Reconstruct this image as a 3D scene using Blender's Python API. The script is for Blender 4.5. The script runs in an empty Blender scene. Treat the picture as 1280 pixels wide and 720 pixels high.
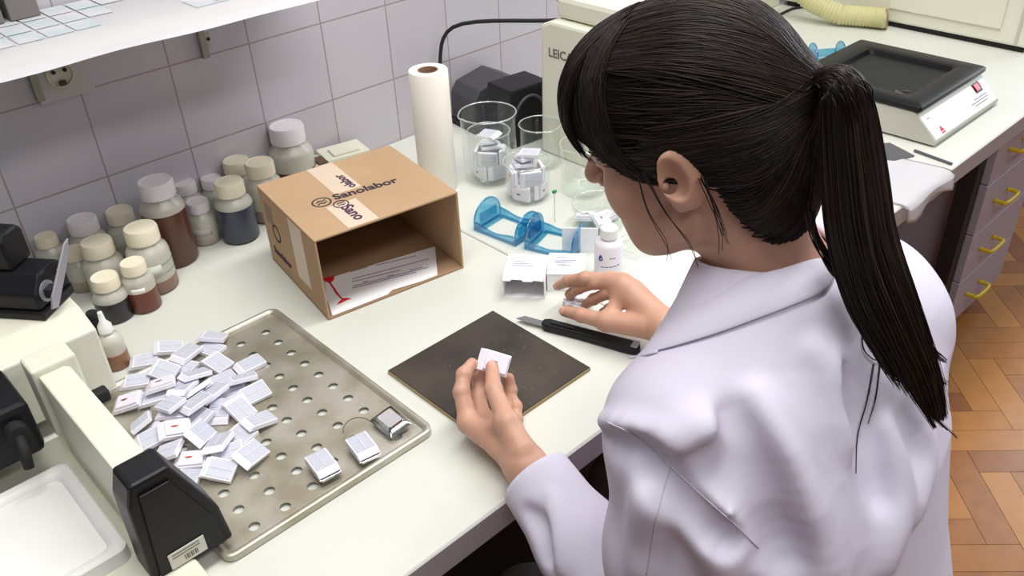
import bpy, bmesh, math, random
import numpy as np
from mathutils import Vector, Matrix
random.seed(7); RNG = np.random.default_rng(7)
SC = bpy.context.scene; COL = SC.collection
# ------------------------------------------------------------------ camera, light, exposure
FOC = 1095.0; PITCH, ROLL, YAW = [math.radians(a) for a in (33.6, -2.7, 42.08)]
CAMZ = 1.525; BZ = 0.76
def cam_axes():
    cy, sy, cp, sp = math.cos(YAW), math.sin(YAW), math.cos(PITCH), math.sin(PITCH)
    fwd = np.array([sy*cp, cy*cp, -sp]); right = np.array([cy, -sy, 0.0]); up = np.cross(right, fwd)
    cr, sr = math.cos(ROLL), math.sin(ROLL)
    return np.stack([cr*right+sr*up, -sr*right+cr*up, fwd])
CM = cam_axes(); CO = np.array([0, 0, CAMZ])
cam_d = bpy.data.cameras.new('camera'); cam = bpy.data.objects.new('camera', cam_d); COL.objects.link(cam)
cam_d.sensor_width = 36.0; cam_d.lens = FOC/1280*36.0; cam_d.clip_start = 0.02
m4 = Matrix.Identity(4)
for i in range(3):
    m4[i][0] = CM[0][i]; m4[i][1] = CM[1][i]; m4[i][2] = -CM[2][i]; m4[i][3] = CO[i]
cam.matrix_world = m4; SC.camera = cam
SC.view_settings.view_transform = 'Standard'; SC.view_settings.look = 'None'
SC.cycles.transparent_max_bounces = 40; SC.cycles.max_bounces = 16
SC.view_settings.exposure = 0.0; SC.view_settings.gamma = 1.0; SC.view_settings.use_curve_mapping = False
w = bpy.data.worlds.new('room_light'); SC.world = w; w.use_nodes = True
w.node_tree.nodes['Background'].inputs[0].default_value = (0.80, 0.84, 1.0, 1)
w.node_tree.nodes['Background'].inputs[1].default_value = 0.12
def area(name, loc, aim, sx, sy, power, col):
    d = bpy.data.lights.new(name, 'AREA'); d.shape = 'RECTANGLE'; d.size = sx; d.size_y = sy; d.energy = power; d.color = col
    o = bpy.data.objects.new(name, d); COL.objects.link(o); o.location = loc
    o.rotation_euler = (Vector(aim)-Vector(loc)).to_track_quat('-Z', 'Y').to_euler()
area('ceiling_lamp', (1.0, 0.62, 2.75), (1.0, 0.63, 0), 2.6, 0.4, 52, (1.0, 0.985, 0.94))
area('ceiling_lamp', (0.6, -0.9, 2.75), (0.6, -0.89, 0), 2.6, 0.4, 32, (1.0, 0.97, 0.94))
area('window_daylight', (4.6, 0.2, 2.0), (0.9, 0.5, 0.8), 1.5, 1.5, 45, (0.84, 0.91, 1.0))

# ------------------------------------------------------------------ helpers
def ray(x, y): return CM.T @ np.array([(x-640)/FOC, -(y-360)/FOC, 1.0])
def at_z(x, y, z=BZ): d = ray(x, y); return CO + d*((z-CAMZ)/d[2])
def at_y(x, y, Y): d = ray(x, y); return CO + d*(Y/d[1])
def at_d(x, y, D): return CO + ray(x, y)*D
def lin(c): return tuple(((v/12.92) if v <= .04045 else ((v+.055)/1.055)**2.4) for v in c)
def srgb(r, g, b): return lin((r/255, g/255, b/255))
MATS = {}
def mat(name, col, rough=.5, metal=0.0, var=0.0, scale=8.0, bump=0.0, bscale=60.0, spec=.5, trans=0.0, col2=None, alpha=1.0, stretch=None, sub=0.0):
    if name in MATS: return MATS[name]
    m = bpy.data.materials.new(name); m.use_nodes = True; nt = m.node_tree; N = nt.nodes; L = nt.links
    b = N['Principled BSDF']; b.inputs['Base Color'].default_value = (*col, 1); b.inputs['Roughness'].default_value = rough
    b.inputs['Metallic'].default_value = metal; b.inputs['Specular IOR Level'].default_value = spec
    b.inputs['Transmission Weight'].default_value = trans; b.inputs['Alpha'].default_value = alpha
    if sub: b.inputs['Subsurface Weight'].default_value = sub; b.inputs['Subsurface Radius'].default_value = (.012, .005, .003); b.inputs['Subsurface Scale'].default_value = 1.0
    tc = N.new('ShaderNodeTexCoord'); mp = N.new('ShaderNodeMapping'); L.new(tc.outputs['Object'], mp.inputs[0])
    if stretch: mp.inputs['Scale'].default_value = stretch
    if var or col2:
        n = N.new('ShaderNodeTexNoise'); n.inputs['Scale'].default_value = scale; n.inputs['Detail'].default_value = 6; L.new(mp.outputs[0], n.inputs['Vector'])
        r = N.new('ShaderNodeValToRGB'); L.new(n.outputs['Fac'], r.inputs[0])
        c2 = col2 or tuple(c*(1-var) for c in col)
        r.color_ramp.elements[0].color = (*c2, 1); r.color_ramp.elements[1].color = (*col, 1)
        r.color_ramp.elements[0].position = .35; r.color_ramp.elements[1].position = .62
        L.new(r.outputs[0], b.inputs['Base Color'])
    if bump:
        n2 = N.new('ShaderNodeTexNoise'); n2.inputs['Scale'].default_value = bscale; n2.inputs['Detail'].default_value = 4; L.new(mp.outputs[0], n2.inputs['Vector'])
        bp = N.new('ShaderNodeBump'); bp.inputs['Strength'].default_value = bump; bp.inputs['Distance'].default_value = .01
        L.new(n2.outputs['Fac'], bp.inputs['Height']); L.new(bp.outputs[0], b.inputs['Normal'])
    MATS[name] = m; return m
def thin_mat(name, tint, gloss=.08, body=0.0, bodycol=(1, 1, 1), rough=.05):
    """thin clear glass / film / milky plastic: see-through, with a fresnel gloss and some body colour"""
    if name in MATS: return MATS[name]
    m = bpy.data.materials.new(name); m.use_nodes = True; nt = m.node_tree; N = nt.nodes; L = nt.links
    for n in list(N): N.remove(n)
    out = N.new('ShaderNodeOutputMaterial'); t = N.new('ShaderNodeBsdfTransparent'); t.inputs[0].default_value = (*tint, 1)
    d = N.new('ShaderNodeBsdfDiffuse'); d.inputs[0].default_value = (*bodycol, 1)
    g = N.new('ShaderNodeBsdfGlossy'); g.inputs['Roughness'].default_value = rough; g.inputs[0].default_value = (1, 1, 1, 1)
    m1 = N.new('ShaderNodeMixShader'); m1.inputs[0].default_value = body; L.new(t.outputs[0], m1.inputs[1]); L.new(d.outputs[0], m1.inputs[2])
    fr = N.new('ShaderNodeFresnel'); fr.inputs[0].default_value = 1.45; geo = N.new('ShaderNodeNewGeometry')
    front = N.new('ShaderNodeMath'); front.operation = 'SUBTRACT'; front.inputs[0].default_value = 1.0; L.new(geo.outputs['Backfacing'], front.inputs[1])
    ma = N.new('ShaderNodeMath'); ma.operation = 'MULTIPLY_ADD'; ma.inputs[1].default_value = .8; ma.inputs[2].default_value = gloss; ma.use_clamp = True
    L.new(fr.outputs[0], ma.inputs[0]); mb = N.new('ShaderNodeMath'); mb.operation = 'MULTIPLY'; L.new(ma.outputs[0], mb.inputs[0]); L.new(front.outputs[0], mb.inputs[1])
    m2 = N.new('ShaderNodeMixShader'); L.new(mb.outputs[0], m2.inputs[0]); L.new(m1.outputs[0], m2.inputs[1]); L.new(g.outputs[0], m2.inputs[2])
    L.new(m2.outputs[0], out.inputs[0]); MATS[name] = m; return m

def link(name, me, m=None, parent=None, smooth=False, loc=None):
    o = bpy.data.objects.new(name, me); COL.objects.link(o)
    if m: 
        me.materials.clear(); me.materials.append(m)
    if parent: o.parent = parent
    if smooth is not False:
        for p in me.polygons: p.use_smooth = True
        if smooth is not True:
            try: me.set_sharp_from_angle(angle=math.radians(smooth))
            except Exception: pass
    if loc is not None: o.location = loc
    return o
def tag(o, label=None, cat=None, group=None, kind=None):
    if label: o['label'] = label
    if cat: o['category'] = cat
    if group: o['group'] = group
    if kind: o['kind'] = kind
    return o
def thing(name, label, cat, loc=(0, 0, 0), rz=0, group=None):
    o = bpy.data.objects.new(name, None); COL.objects.link(o); o.empty_display_size = .03
    o.location = loc; o.rotation_euler = (0, 0, rz); return tag(o, label, cat, group)
def bm_me(bm, name='mesh'):
    bmesh.ops.recalc_face_normals(bm, faces=bm.faces)
    me = bpy.data.meshes.new(name); bm.to_mesh(me); bm.free(); return me
def box(bm, x0, x1, y0, y1, z0, z1, bev=0.0, seg=2, M=None):
    g = bmesh.ops.create_cube(bm, size=1.0); vs = g['verts']
    for v in vs: v.co = Vector((x0+(v.co.x+.5)*(x1-x0), y0+(v.co.y+.5)*(y1-y0), z0+(v.co.z+.5)*(z1-z0)))
    if bev:
        es = list({e for v in vs for e in v.link_edges})
        r = bmesh.ops.bevel(bm, geom=es, offset=bev, segments=seg, affect='EDGES', profile=.5)
        vs = list({v for f in r['faces'] for v in f.verts} | {v for v in vs if v.is_valid})
    if M is not None: bmesh.ops.transform(bm, matrix=M, verts=vs)
    return vs
def prism(bm, poly, h0, h1, axis='z', bev=0.0, M=None):
    """extrude a 2-D polygon; axis z: (x,y), axis x: (y,z) at x=h, axis y: (x,z) at y=h"""
    def P(a, b, h): return {'z': (a, b, h), 'x': (h, a, b), 'y': (a, h, b)}[axis]
    v0 = [bm.verts.new(P(a, b, h0)) for a, b in poly]; v1 = [bm.verts.new(P(a, b, h1)) for a, b in poly]
    n = len(poly); fs = [bm.faces.new(v0), bm.faces.new(v1)]
    for i in range(n): fs.append(bm.faces.new((v0[i], v0[(i+1) % n], v1[(i+1) % n], v1[i])))
    vs = v0+v1
    if bev:
        es = list({e for f in fs for e in f.edges})
        bmesh.ops.recalc_face_normals(bm, faces=fs)
        r = bmesh.ops.bevel(bm, geom=es, offset=bev, segments=2, affect='EDGES', profile=.5)
        vs = list({v for f in r['faces'] for v in f.verts} | {v for v in vs if v.is_valid})
    if M is not None: bmesh.ops.transform(bm, matrix=M, verts=vs)
    return vs
def lathe(bm, prof, n=32, M=None, cap=True):
    rings = []; allv = []
    for r, z in prof:
        if r < 1e-6: v = [bm.verts.new((0, 0, z))]
        else: v = [bm.verts.new((r*math.cos(2*math.pi*i/n), r*math.sin(2*math.pi*i/n), z)) for i in range(n)]
        rings.append(v); allv += v
    for a, b in zip(rings, rings[1:]):
        for i in range(n):
            j = (i+1) % n
            if len(a) == 1 and len(b) > 1: bm.faces.new((a[0], b[i], b[j]))
            elif len(b) == 1 and len(a) > 1: bm.faces.new((a[i], a[j], b[0]))
            elif len(a) > 1: bm.faces.new((a[i], a[j], b[j], b[i]))
    if M is not None: bmesh.ops.transform(bm, matrix=M, verts=allv)
    return allv
def sweep(pts, radii, n=8, closed_ends=True):
    """tube along a polyline, returned as (verts, faces) numpy-friendly lists"""
    pts = np.asarray(pts, float); k = len(pts)
    if np.isscalar(radii): radii = [radii]*k
    T = np.gradient(pts, axis=0); T /= np.linalg.norm(T, axis=1)[:, None]+1e-12
    a = np.array([0, 0, 1.0]) if abs(T[0][2]) < .9 else np.array([1.0, 0, 0])
    u = np.cross(T[0], a); u /= np.linalg.norm(u); V = []; Fc = []
    for i in range(k):
        u = u - T[i]*(u @ T[i]); u /= np.linalg.norm(u)+1e-12; v = np.cross(T[i], u)
        for j in range(n):
            t = 2*math.pi*j/n; V.append(pts[i]+radii[i]*(math.cos(t)*u+math.sin(t)*v))
    for i in range(k-1):
        for j in range(n): Fc.append((i*n+j, i*n+(j+1) % n, (i+1)*n+(j+1) % n, (i+1)*n+j))
    if closed_ends: Fc.append(tuple(range(n-1, -1, -1))); Fc.append(tuple((k-1)*n+j for j in range(n)))
    return V, Fc
def tube(bm, pts, radii, n=8):
    V, Fc = sweep(pts, radii, n); vs = [bm.verts.new(v) for v in V]
    for f in Fc: bm.faces.new([vs[i] for i in f])
    return vs
def spline(pts, n):
    """Catmull-Rom resample"""
    P = np.asarray(pts, float); P = np.vstack([2*P[0]-P[1], P, 2*P[-1]-P[-2]]); m = len(P)-3; out = []
    for t in np.linspace(0, m-1e-6, n):
        i = int(t); f = t-i; a, b, c, d = P[i:i+4]
        out.append(.5*((2*b)+(-a+c)*f+(2*a-5*b+4*c-d)*f*f+(-a+3*b-3*c+d)*f**3))
    return np.array(out)
def curve_mesh(cu):
    o = bpy.data.objects.new('tmp', cu); COL.objects.link(o); dg = bpy.context.evaluated_depsgraph_get()
    me = bpy.data.meshes.new_from_object(o.evaluated_get(dg)); bpy.data.objects.remove(o); bpy.data.curves.remove(cu); return me
def plate(loops, extrude):
    """flat plate with holes: first loop is the rim, the others are holes"""
    cu = bpy.data.curves.new('plate', 'CURVE'); cu.dimensions = '2D'; cu.fill_mode = 'BOTH'; cu.extrude = extrude
    for lp in loops:
        s = cu.splines.new('POLY'); s.points.add(len(lp)-1); s.use_cyclic_u = True
        for p, q in zip(s.points, lp): p.co = (q[0], q[1], 0, 1)
    return curve_mesh(cu)
def text_me(body, size, bold=0.0, ext=.0002, align='LEFT'):
    cu = bpy.data.curves.new('lettering', 'FONT'); cu.body = body; cu.size = size; cu.extrude = ext; cu.offset = bold; cu.align_x = align; cu.resolution_u = 3
    return curve_mesh(cu)
def put(me, origin, xdir, ydir):
    """lay a flat mesh (its x,y) into the plane spanned by xdir,ydir at origin"""
    x = Vector(xdir).normalized(); z = x.cross(Vector(ydir)).normalized(); y = z.cross(x)
    M = Matrix.Identity(4)
    for i in range(3): M[i][0] = x[i]; M[i][1] = y[i]; M[i][2] = z[i]; M[i][3] = origin[i]
    me.transform(M); return me
def circ(cx, cy, r, n=20, ph=0): return [(cx+r*math.cos(ph+2*math.pi*i/n), cy+r*math.sin(ph+2*math.pi*i/n)) for i in range(n)]
def rrect(x0, x1, y0, y1, r, n=5):
    out = []
    for cx, cy, a in ((x1-r, y1-r, 0), (x0+r, y1-r, 90), (x0+r, y0+r, 180), (x1-r, y0+r, 270)):
        for i in range(n+1):
            t = math.radians(a+90*i/n); out.append((cx+r*math.cos(t), cy+r*math.sin(t)))
    return out
def local_of(root):
    M = Matrix.LocRotScale(root.location, root.rotation_euler, None).inverted()
    return lambda p: np.array(M @ Vector(p))
def relocal(me, root):
    me.transform(Matrix.LocRotScale(root.location, root.rotation_euler, None).inverted()); return me
def copy_tree(o, parent=None):
    c = o.copy(); COL.objects.link(c); c.parent = parent
    for ch in list(o.children): copy_tree(ch, c)
    return c

# ------------------------------------------------------------------ materials
m_bench = mat('bench_laminate', srgb(216, 218, 210), .42, var=.03, scale=5)
m_bedge = mat('bench_edge_band', srgb(178, 172, 176), .5)
m_black = mat('black_plastic', (.009, .009, .011), .42, bump=.03, bscale=300, spec=.28)
m_blackm = mat('matt_black_rubber', (.010, .010, .011), .75)
m_cream = mat('cream_enamel', srgb(226, 225, 208), .4, var=.03, scale=6)
m_creamd = mat('grey_cream_enamel', srgb(196, 194, 182), .45, var=.03, scale=6)
m_white = mat('white_plastic', srgb(240, 240, 238), .45)
m_paper = mat('white_paper', srgb(246, 245, 248), .9, bump=.02, bscale=90)
m_steel = mat('worn_steel', srgb(198, 194, 182), .36, .6, bump=.02, bscale=400, col2=srgb(164, 157, 136), scale=14)
m_chrome = mat('polished_steel', srgb(200, 200, 200), .15, 1.0)
m_silver = mat('brushed_silver', srgb(168, 168, 178), .4, .5)
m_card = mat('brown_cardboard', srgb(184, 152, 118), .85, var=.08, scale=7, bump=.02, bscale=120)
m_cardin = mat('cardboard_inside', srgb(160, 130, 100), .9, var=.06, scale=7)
m_cap = mat('ivory_cap', srgb(236, 228, 204), .5, var=.03, scale=30)
m_capw = mat('white_cap', srgb(232, 226, 230), .5, var=.03, scale=30)
m_pe = thin_mat('milky_bottle_plastic', (.95, .95, .92), .03, .60, srgb(232, 230, 218), .3)
m_ink = mat('dark_print', (.03, .02, .035), .8)
m_glass = thin_mat('beaker_glass', (.982, .990, .986), .03)
m_water = thin_mat('clear_water', (.975, .99, .98), .04)
m_blue = thin_mat('clear_blue_plastic', (.46, .78, .90), .08, .14, srgb(30, 140, 195), .12)
m_lilac = mat('lilac_grey_board', srgb(178, 172, 190), .5)
m_yellow = mat('yellow_handle', srgb(226, 196, 30), .4)
m_dark = mat('dark_grey_paint', srgb(40, 38, 42), .6)
m_panel = mat('knee_shade_black', srgb(14, 13, 14), .8)

# ------------------------------------------------------------------ setting
def wall():
    m = bpy.data.materials.new('white_wall_tiles'); m.use_nodes = True; N = m.node_tree.nodes; L = m.node_tree.links
    b = N['Principled BSDF']; b.inputs['Roughness'].default_value = .28
    tc = N.new('ShaderNodeTexCoord'); mp = N.new('ShaderNodeMapping'); L.new(tc.outputs['Object'], mp.inputs[0])
    mp.inputs['Rotation'].default_value = (math.radians(-90), 0, 0)      # wall x,z -> brick x,y
    br = N.new('ShaderNodeTexBrick'); br.offset = 0; br.inputs['Scale'].default_value = 1.0
    br.inputs['Brick Width'].default_value = .15; br.inputs['Row Height'].default_value = .15; br.inputs['Mortar Size'].default_value = .0016
    br.inputs['Mortar Smooth'].default_value = .3
    c1 = srgb(190, 184, 193); c2 = srgb(195, 190, 198)
    br.inputs['Color1'].default_value = (*c1, 1); br.inputs['Color2'].default_value = (*c2, 1); br.inputs['Mortar'].default_value = (*srgb(158, 144, 146), 1)
    L.new(mp.outputs[0], br.inputs['Vector']); L.new(br.outputs['Color'], b.inputs['Base Color'])
    bp = N.new('ShaderNodeBump'); bp.inputs['Strength'].default_value = .4; bp.inputs['Distance'].default_value = .002; bp.invert = True
    L.new(br.outputs['Fac'], bp.inputs['Height']); L.new(bp.outputs[0], b.inputs['Normal'])
    bm = bmesh.new(); box(bm, -3.0, 5.0, 0, .12, -1.044, 1.8)
    o = link('wall_back', bm_me(bm), m, loc=(.255, 1.446, 1.044)); tag(o, kind='structure')
wall()
def floor():
    m = bpy.data.materials.new('oak_herringbone'); m.use_nodes = True; N = m.node_tree.nodes; L = m.node_tree.links
    b = N['Principled BSDF']; b.inputs['Roughness'].default_value = .33
    at = N.new('ShaderNodeAttribute'); at.attribute_name = 'plank'
    tc = N.new('ShaderNodeTexCoord'); n = N.new('ShaderNodeTexNoise'); n.inputs['Scale'].default_value = 25; L.new(tc.outputs['Object'], n.inputs['Vector'])
    ad = N.new('ShaderNodeMath'); ad.operation = 'MULTIPLY_ADD'; ad.inputs[1].default_value = .5; L.new(n.outputs['Fac'], ad.inputs[0]); L.new(at.outputs['Fac'], ad.inputs[2])
    r = N.new('ShaderNodeValToRGB'); L.new(ad.outputs[0], r.inputs[0])
    r.color_ramp.elements[0].color = (*srgb(140, 82, 30), 1); r.color_ramp.elements[1].color = (*srgb(186, 126, 54), 1)
    r.color_ramp.elements[0].position = .2; r.color_ramp.elements[1].position = 1.1
    L.new(r.outputs[0], b.inputs['Base Color'])
    bm = bmesh.new(); lay = bm.faces.layers.float.new('plank'); W, Ln = .07, .28; g = .0006
    box(bm, -2.5, 5, -2.5, 1.446, -.06, -.012)
    ca = math.cos(math.radians(45))
    def plank(x, y, w, h, val):
        pts = []
        for a, b2 in ((x+g, y+g), (x+w-g, y+g), (x+w-g, y+h-g), (x+g, y+h-g)): pts.append((1.6+ca*(a-b2), .2+ca*(a+b2)))
        if all(p[0] < -.3 or p[1] > 1.44 or p[0] > 4.2 or p[1] < -1.3 for p in pts): return
        cx = sum(p[0] for p in pts)/4; cy = sum(p[1] for p in pts)/4
        if not (-.3 < cx < 4 and -1.2 < cy < 1.30): return
        vt = [bm.verts.new((*p, 0)) for p in pts]; f = bm.faces.new(vt); f[lay] = val
        vb = [bm.verts.new((*p, -.012)) for p in pts]
        for i in range(4):
            q = bm.faces.new((vt[i], vt[(i+1) % 4], vb[(i+1) % 4], vb[i])); q[lay] = val
    for i in range(-60, 60):
        for j in range(-14, 14):
            # horizontal plank then vertical one, stepping diagonally
            x0 = i*W + j*2*Ln*.5*2; y0 = i*W
            plank(x0, y0, Ln, W, random.random()*.8)
            plank(x0+Ln, y0-Ln+W, W, Ln, random.random()*.8)
    me = bm_me(bm); o = link('floor', me, m); tag(o, kind='structure')
floor()
# bench ------------------------------------------------------------------
def worktop(x0, x1, label, legs):
    t = thing('worktop', label, 'worktop', ((x0+x1)/2, .99, .72))
    bm = bmesh.new(); box(bm, x0-(x0+x1)/2, x1-(x0+x1)/2, .538-.99, 1.445-.99, 0, .04, .002, 1); link('slab', bm_me(bm), m_bench, t)
    bm = bmesh.new(); box(bm, x0-(x0+x1)/2, x1-(x0+x1)/2, .536-.99, .5378-.99, .001, .039); link('edge_band', bm_me(bm), m_bedge, t)
    for sx in legs:
        bm = bmesh.new()
        for yy in (.655, 1.38): box(bm, sx-.02-(x0+x1)/2, sx+.02-(x0+x1)/2, yy-.02-.99, yy+.02-.99, -.72, 0, .002, 1)
        box(bm, sx-.02-(x0+x1)/2, sx+.02-(x0+x1)/2, .676-.99, 1.359-.99, -.045, 0)
        link('leg_frame', bm_me(bm), m_dark, t)
worktop(-.75, .8355, 'white laminate worktop carrying the cutting board and the perforated metal tray', (-.69, .02))
worktop(.8375, 3.4, 'white laminate worktop on the far side of the seam, carrying the hotplate', (2.12, 3.34))
def panel():  # added black sheet that gives the knee space its deep shade
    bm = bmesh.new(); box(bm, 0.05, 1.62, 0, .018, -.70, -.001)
    o = link('knee_shade_panel', bm_me(bm), m_panel, loc=(0, .79, .7195)); tag(o, 'added black panel standing in for the shade under the bench', 'panel')
panel()
def cabinet():
    t = thing('drawer_cabinet', 'lilac grey four drawer cabinet with yellow handles under the bench', 'cabinet', (2.145, .63, 0))
    W = .345
    bm = bmesh.new(); box(bm, 0, W, .022, .55, .07, .70, .002, 1); link('body', bm_me(bm), m_lilac, t)
    bm = bmesh.new(); box(bm, .004, W-.004, .0085, .0215, .074, .696); link('front_gap', bm_me(bm), m_dark, t)
    for i in range(4):
        z0 = .07+i*.143
        bm = bmesh.new(); box(bm, 0, W, -.012, .008, z0, z0+.140, .0015, 1)
        d = link('drawer', bm_me(bm), m_lilac, t)
        bm = bmesh.new(); zc = z0+.074; xc = W*.5-.055; h = .042
        P = [(xc-h, -.012, zc), (xc-h, -.03, zc), (xc-h+.008, -.042, zc), (xc+h-.008, -.042, zc), (xc+h, -.03, zc), (xc+h, -.012, zc)]
        tube(bm, spline(P, 24), .0055, 8)
        link('handle', bm_me(bm), m_yellow, d, True)
    for fx in (.06, W-.06):
        for fy in (.08, .48):
            bm = bmesh.new(); lathe(bm, [(0, 0), (.024, 0), (.024, .02), (.016, .03), (.016, .0695), (0, .0695)], 16, Matrix.Translation((fx, fy, 0))); link('foot', bm_me(bm), m_blackm, t)
cabinet()
def shelf():
    bm = bmesh.new(); box(bm, -.95, .42, -.070, .125, .0, .012, .001, 1)
    o = link('wall_shelf', bm_me(bm), m_creamd, loc=(.35, 1.318, 1.163)); tag(o, 'wall shelf over the left end of the bench', 'shelf')
    sh = thing('paper_sheet', 'white paper sheet with pale printed pictures covering the wall shelf', 'paper', (.35, 1.318, 1.1755))
    bm = bmesh.new(); n = 40; v0 = []
    for i in range(n+1):
        x = -.9+1.31*i/n; wv = .003*math.sin(x*14+1)+.002*math.sin(x*31)
        row = [bm.verts.new((x, .12, .0002)), bm.verts.new((x, -.12, .0012)), bm.verts.new((x, -.132+wv, .0004)), bm.verts.new((x, -.136+wv*1.4, -.008))]
        if v0: 
            for a in range(3): bm.faces.new((v0[a], row[a], row[a+1], v0[a+1]))
        v0 = row
    bmesh.ops.solidify(bm, geom=bm.faces[:], thickness=.0004)
    link('sheet', bm_me(bm), m_paper, sh, True)
    mp_ = mat('pale_print', srgb(176, 190, 192), .8, col2=srgb(200, 196, 202), scale=22)
    for r in range(3):
        for c in range(18):
            x = -.50+c*.038; y = -.030+r*.052
            if x > (.045, .085, .13)[r]: continue
            bm = bmesh.new(); box(bm, x, x+.034, y, y+.048, .0015, .0018); link('printed_picture', bm_me(bm), mp_, sh)
    for x in (.195, .233):
        bm = bmesh.new(); box(bm, x, x+.034, -.060, -.012, .0015, .0018); link('printed_picture', bm_me(bm), mp_, sh)
    for i, (px, lab) in enumerate(((.06, 'grey box on the shelf, leftmost at the photo\'s top left'), (.16, 'grey box on the shelf, second from the photo\'s left edge'), (.26, 'grey box on the shelf, third from the photo\'s left edge'))):
        b = thing('storage_box', lab, 'box', (.225+px*.5, 1.424, 1.1776), 0, 'grey boxes on the shelf')
        bm = bmesh.new(); box(bm, -.021, .021, -.018, .018, 0, .035, .002); link('body', bm_me(bm), mat('grey_box', srgb(120, 114, 112), .7), b)
        bm = bmesh.new(); box(bm, -.022, .022, -.019, .019, .0352, .046, .002); link('lid', bm_me(bm), mat('grey_box_lid', srgb(96, 92, 92), .7), b)
shelf()
def wall_bits():
    c = at_y(72, 91, 1.445)
    t = thing('wall_socket', 'round recessed mains socket on a square plate in the tiled wall', 'socket', (c[0], 1.4455, c[2]))
    mw = mat('aged_socket_plastic', srgb(190, 182, 182), .5)
    R = Matrix.Rotation(math.radians(90), 4, 'X')
    bm = bmesh.new(); box(bm, -.04, .045, -.007, 0, -.04, .04, .002); link('plate', bm_me(bm), mw, t)
    bm = bmesh.new(); lathe(bm, [(.0205, .0071), (.0205, .012), (.0185, .012), (.0175, .009), (0, .0085)], 28, R); link('socket_ring', bm_me(bm), mat('socket_face', srgb(200, 196, 176), .5), t, 40)
    for dx in (-.0085, .0085):
        bm = bmesh.new(); lathe(bm, [(0, .0125), (.003, .0125), (.003, .010), (0, .010)], 12, Matrix.Translation((dx, 0, .005)) @ R); link('contact_hole', bm_me(bm), m_blackm, t)
    bm = bmesh.new(); box(bm, -.005, .005, -.0135, -.009, -.017, -.010, .001); link('earth_clip', bm_me(bm), mat('dark_brown_metal', srgb(60, 40, 36), .5), t)
    mo = mat('olive_grey_metal', srgb(150, 148, 134), .5, .2)
    for (px, py, lab, hole) in ((43, 105, 'narrow metal bracket on the tiles left of the wall socket', 0), (252, 53, 'narrow metal bracket with a dark screw on the tiles right of the wall socket', 1)):
        c = at_y(px, py, 1.445); b = thing('wall_bracket', lab, 'bracket', (c[0], 1.4455, c[2]), 0, 'metal brackets on the tiled wall')
        bm = bmesh.new(); prism(bm, [(-.006, -.026), (.006, -.026), (.006, .022), (-.006, .022)], -.010, 0, 'y', .001); link('strip', bm_me(bm), mo, b)
        bm = bmesh.new(); box(bm, .0062, .016, -.004, 0, -.012, .014, .001); link('tab', bm_me(bm), mat('pale_metal_tab', srgb(176, 174, 166), .5), b)
        if hole:
            bm = bmesh.new(); lathe(bm, [(0, .006), (.003, .006), (.003, .004), (0, .004)], 12, Matrix.Translation((.011, 0, .004)) @ R); link('screw', bm_me(bm), m_blackm, b)
wall_bits()
# ------------------------------------------------------------------ bottles
def bottle(px, py, R, H, label, cap='ivory', liquid=None, fill=.6, capH=None, patch=None, kind='bottle', patch_label=None, strip=None, group='reagent bottles along the wall', sq=.62):
    p = at_z(px, py); t = thing('reagent_bottle', label, 'bottle', (p[0], p[1], BZ), random.uniform(-.5, .5), group)
    ch = capH or R*.75; Hb = H-ch
    rn = R*sq
    prof = [(0, .0), (R*.86, 0), (R, R*.14), (R, Hb-R*.62), (R*.93, Hb-R*.36), (rn*1.06, Hb-R*.10), (rn, Hb), (rn, Hb+ch*.8), (rn*.85, Hb+ch*.8)]
    bm = bmesh.new(); lathe(bm, prof, 36); link('body', bm_me(bm), m_pe, t, 50)
    rc = max(rn*1.14, R*.78)
    bm = bmesh.new(); n = 36
    v = lathe(bm, [(rc*.86, Hb+ch*.02), (rc, Hb+ch*.02), (rc, Hb+ch*.86), (rc*.93, Hb+ch), (rc*.80, Hb+ch), (rc*.76, Hb+ch*.97), (0, Hb+ch*.97)], n*2)
    for q in v:
        r = math.hypot(q.co.x, q.co.y)
        if r > rc*.97 and int(round(math.atan2(q.co.y, q.co.x)/(math.pi/n))) % 2: q.co.x *= .975; q.co.y *= .975
    link('cap', bm_me(bm), m_cap if cap == 'ivory' else m_capw, t, 35)
    if liquid:
        hl = (Hb-R*.62)*min(fill, 1.0)
        bm = bmesh.new(); e = .0004; lathe(bm, [(0, .0002), (R*.86+e, .0002), (R+e, R*.14), (R+e, hl), (R*.97, hl+.0003), (0, hl+.0003)], 36)
        link('liquid', bm_me(bm), mat('liquid_'+'_'.join(str(c) for c in liquid), srgb(*liquid), .3), t, 50)
    if patch:
        a0, a1, z0, z1, colr = patch; bm = bmesh.new(); k = 12
        for i in range(k):
            q = []
            for a, z in ((i, z0), (i+1, z0), (i+1, z1), (i, z1)):
                th = a0+(a1-a0)*a/k-t.rotation_euler[2]; q.append(bm.verts.new((R*1.022*math.cos(th), R*1.022*math.sin(th), z)))
            bm.faces.new(q)
        bmesh.ops.remove_doubles(bm, verts=bm.verts, dist=1e-6); bmesh.ops.solidify(bm, geom=bm.faces[:], thickness=.0003)
        lb = link('paper_label', bm_me(bm), mat('label_'+'_'.join(str(c) for c in colr), srgb(*colr), .8), t, True)
    if strip:
        for z in strip:
            bm = bmesh.new(); lathe(bm, [(R*1.002, z), (R*1.016, z+.0004), (R*1.016, z+.0016), (R*1.002, z+.002)], 36); link('level_line', bm_me(bm), mat('green_line', srgb(120, 150, 130), .7), t, True)
    return t
CAMA = math.atan2(-.7, -.7)
A = CAMA
bottle(222, 324, .036, .150, 'tall bottle of dark brown liquid with a white cap, tallest in the left cluster', 'white', (88, 50, 34), .98)
bottle(302, 296, .032, .110, 'squat bottle filled with dark slate blue liquid beside the cardboard box', 'ivory', (62, 66, 84), 1.12)
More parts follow.
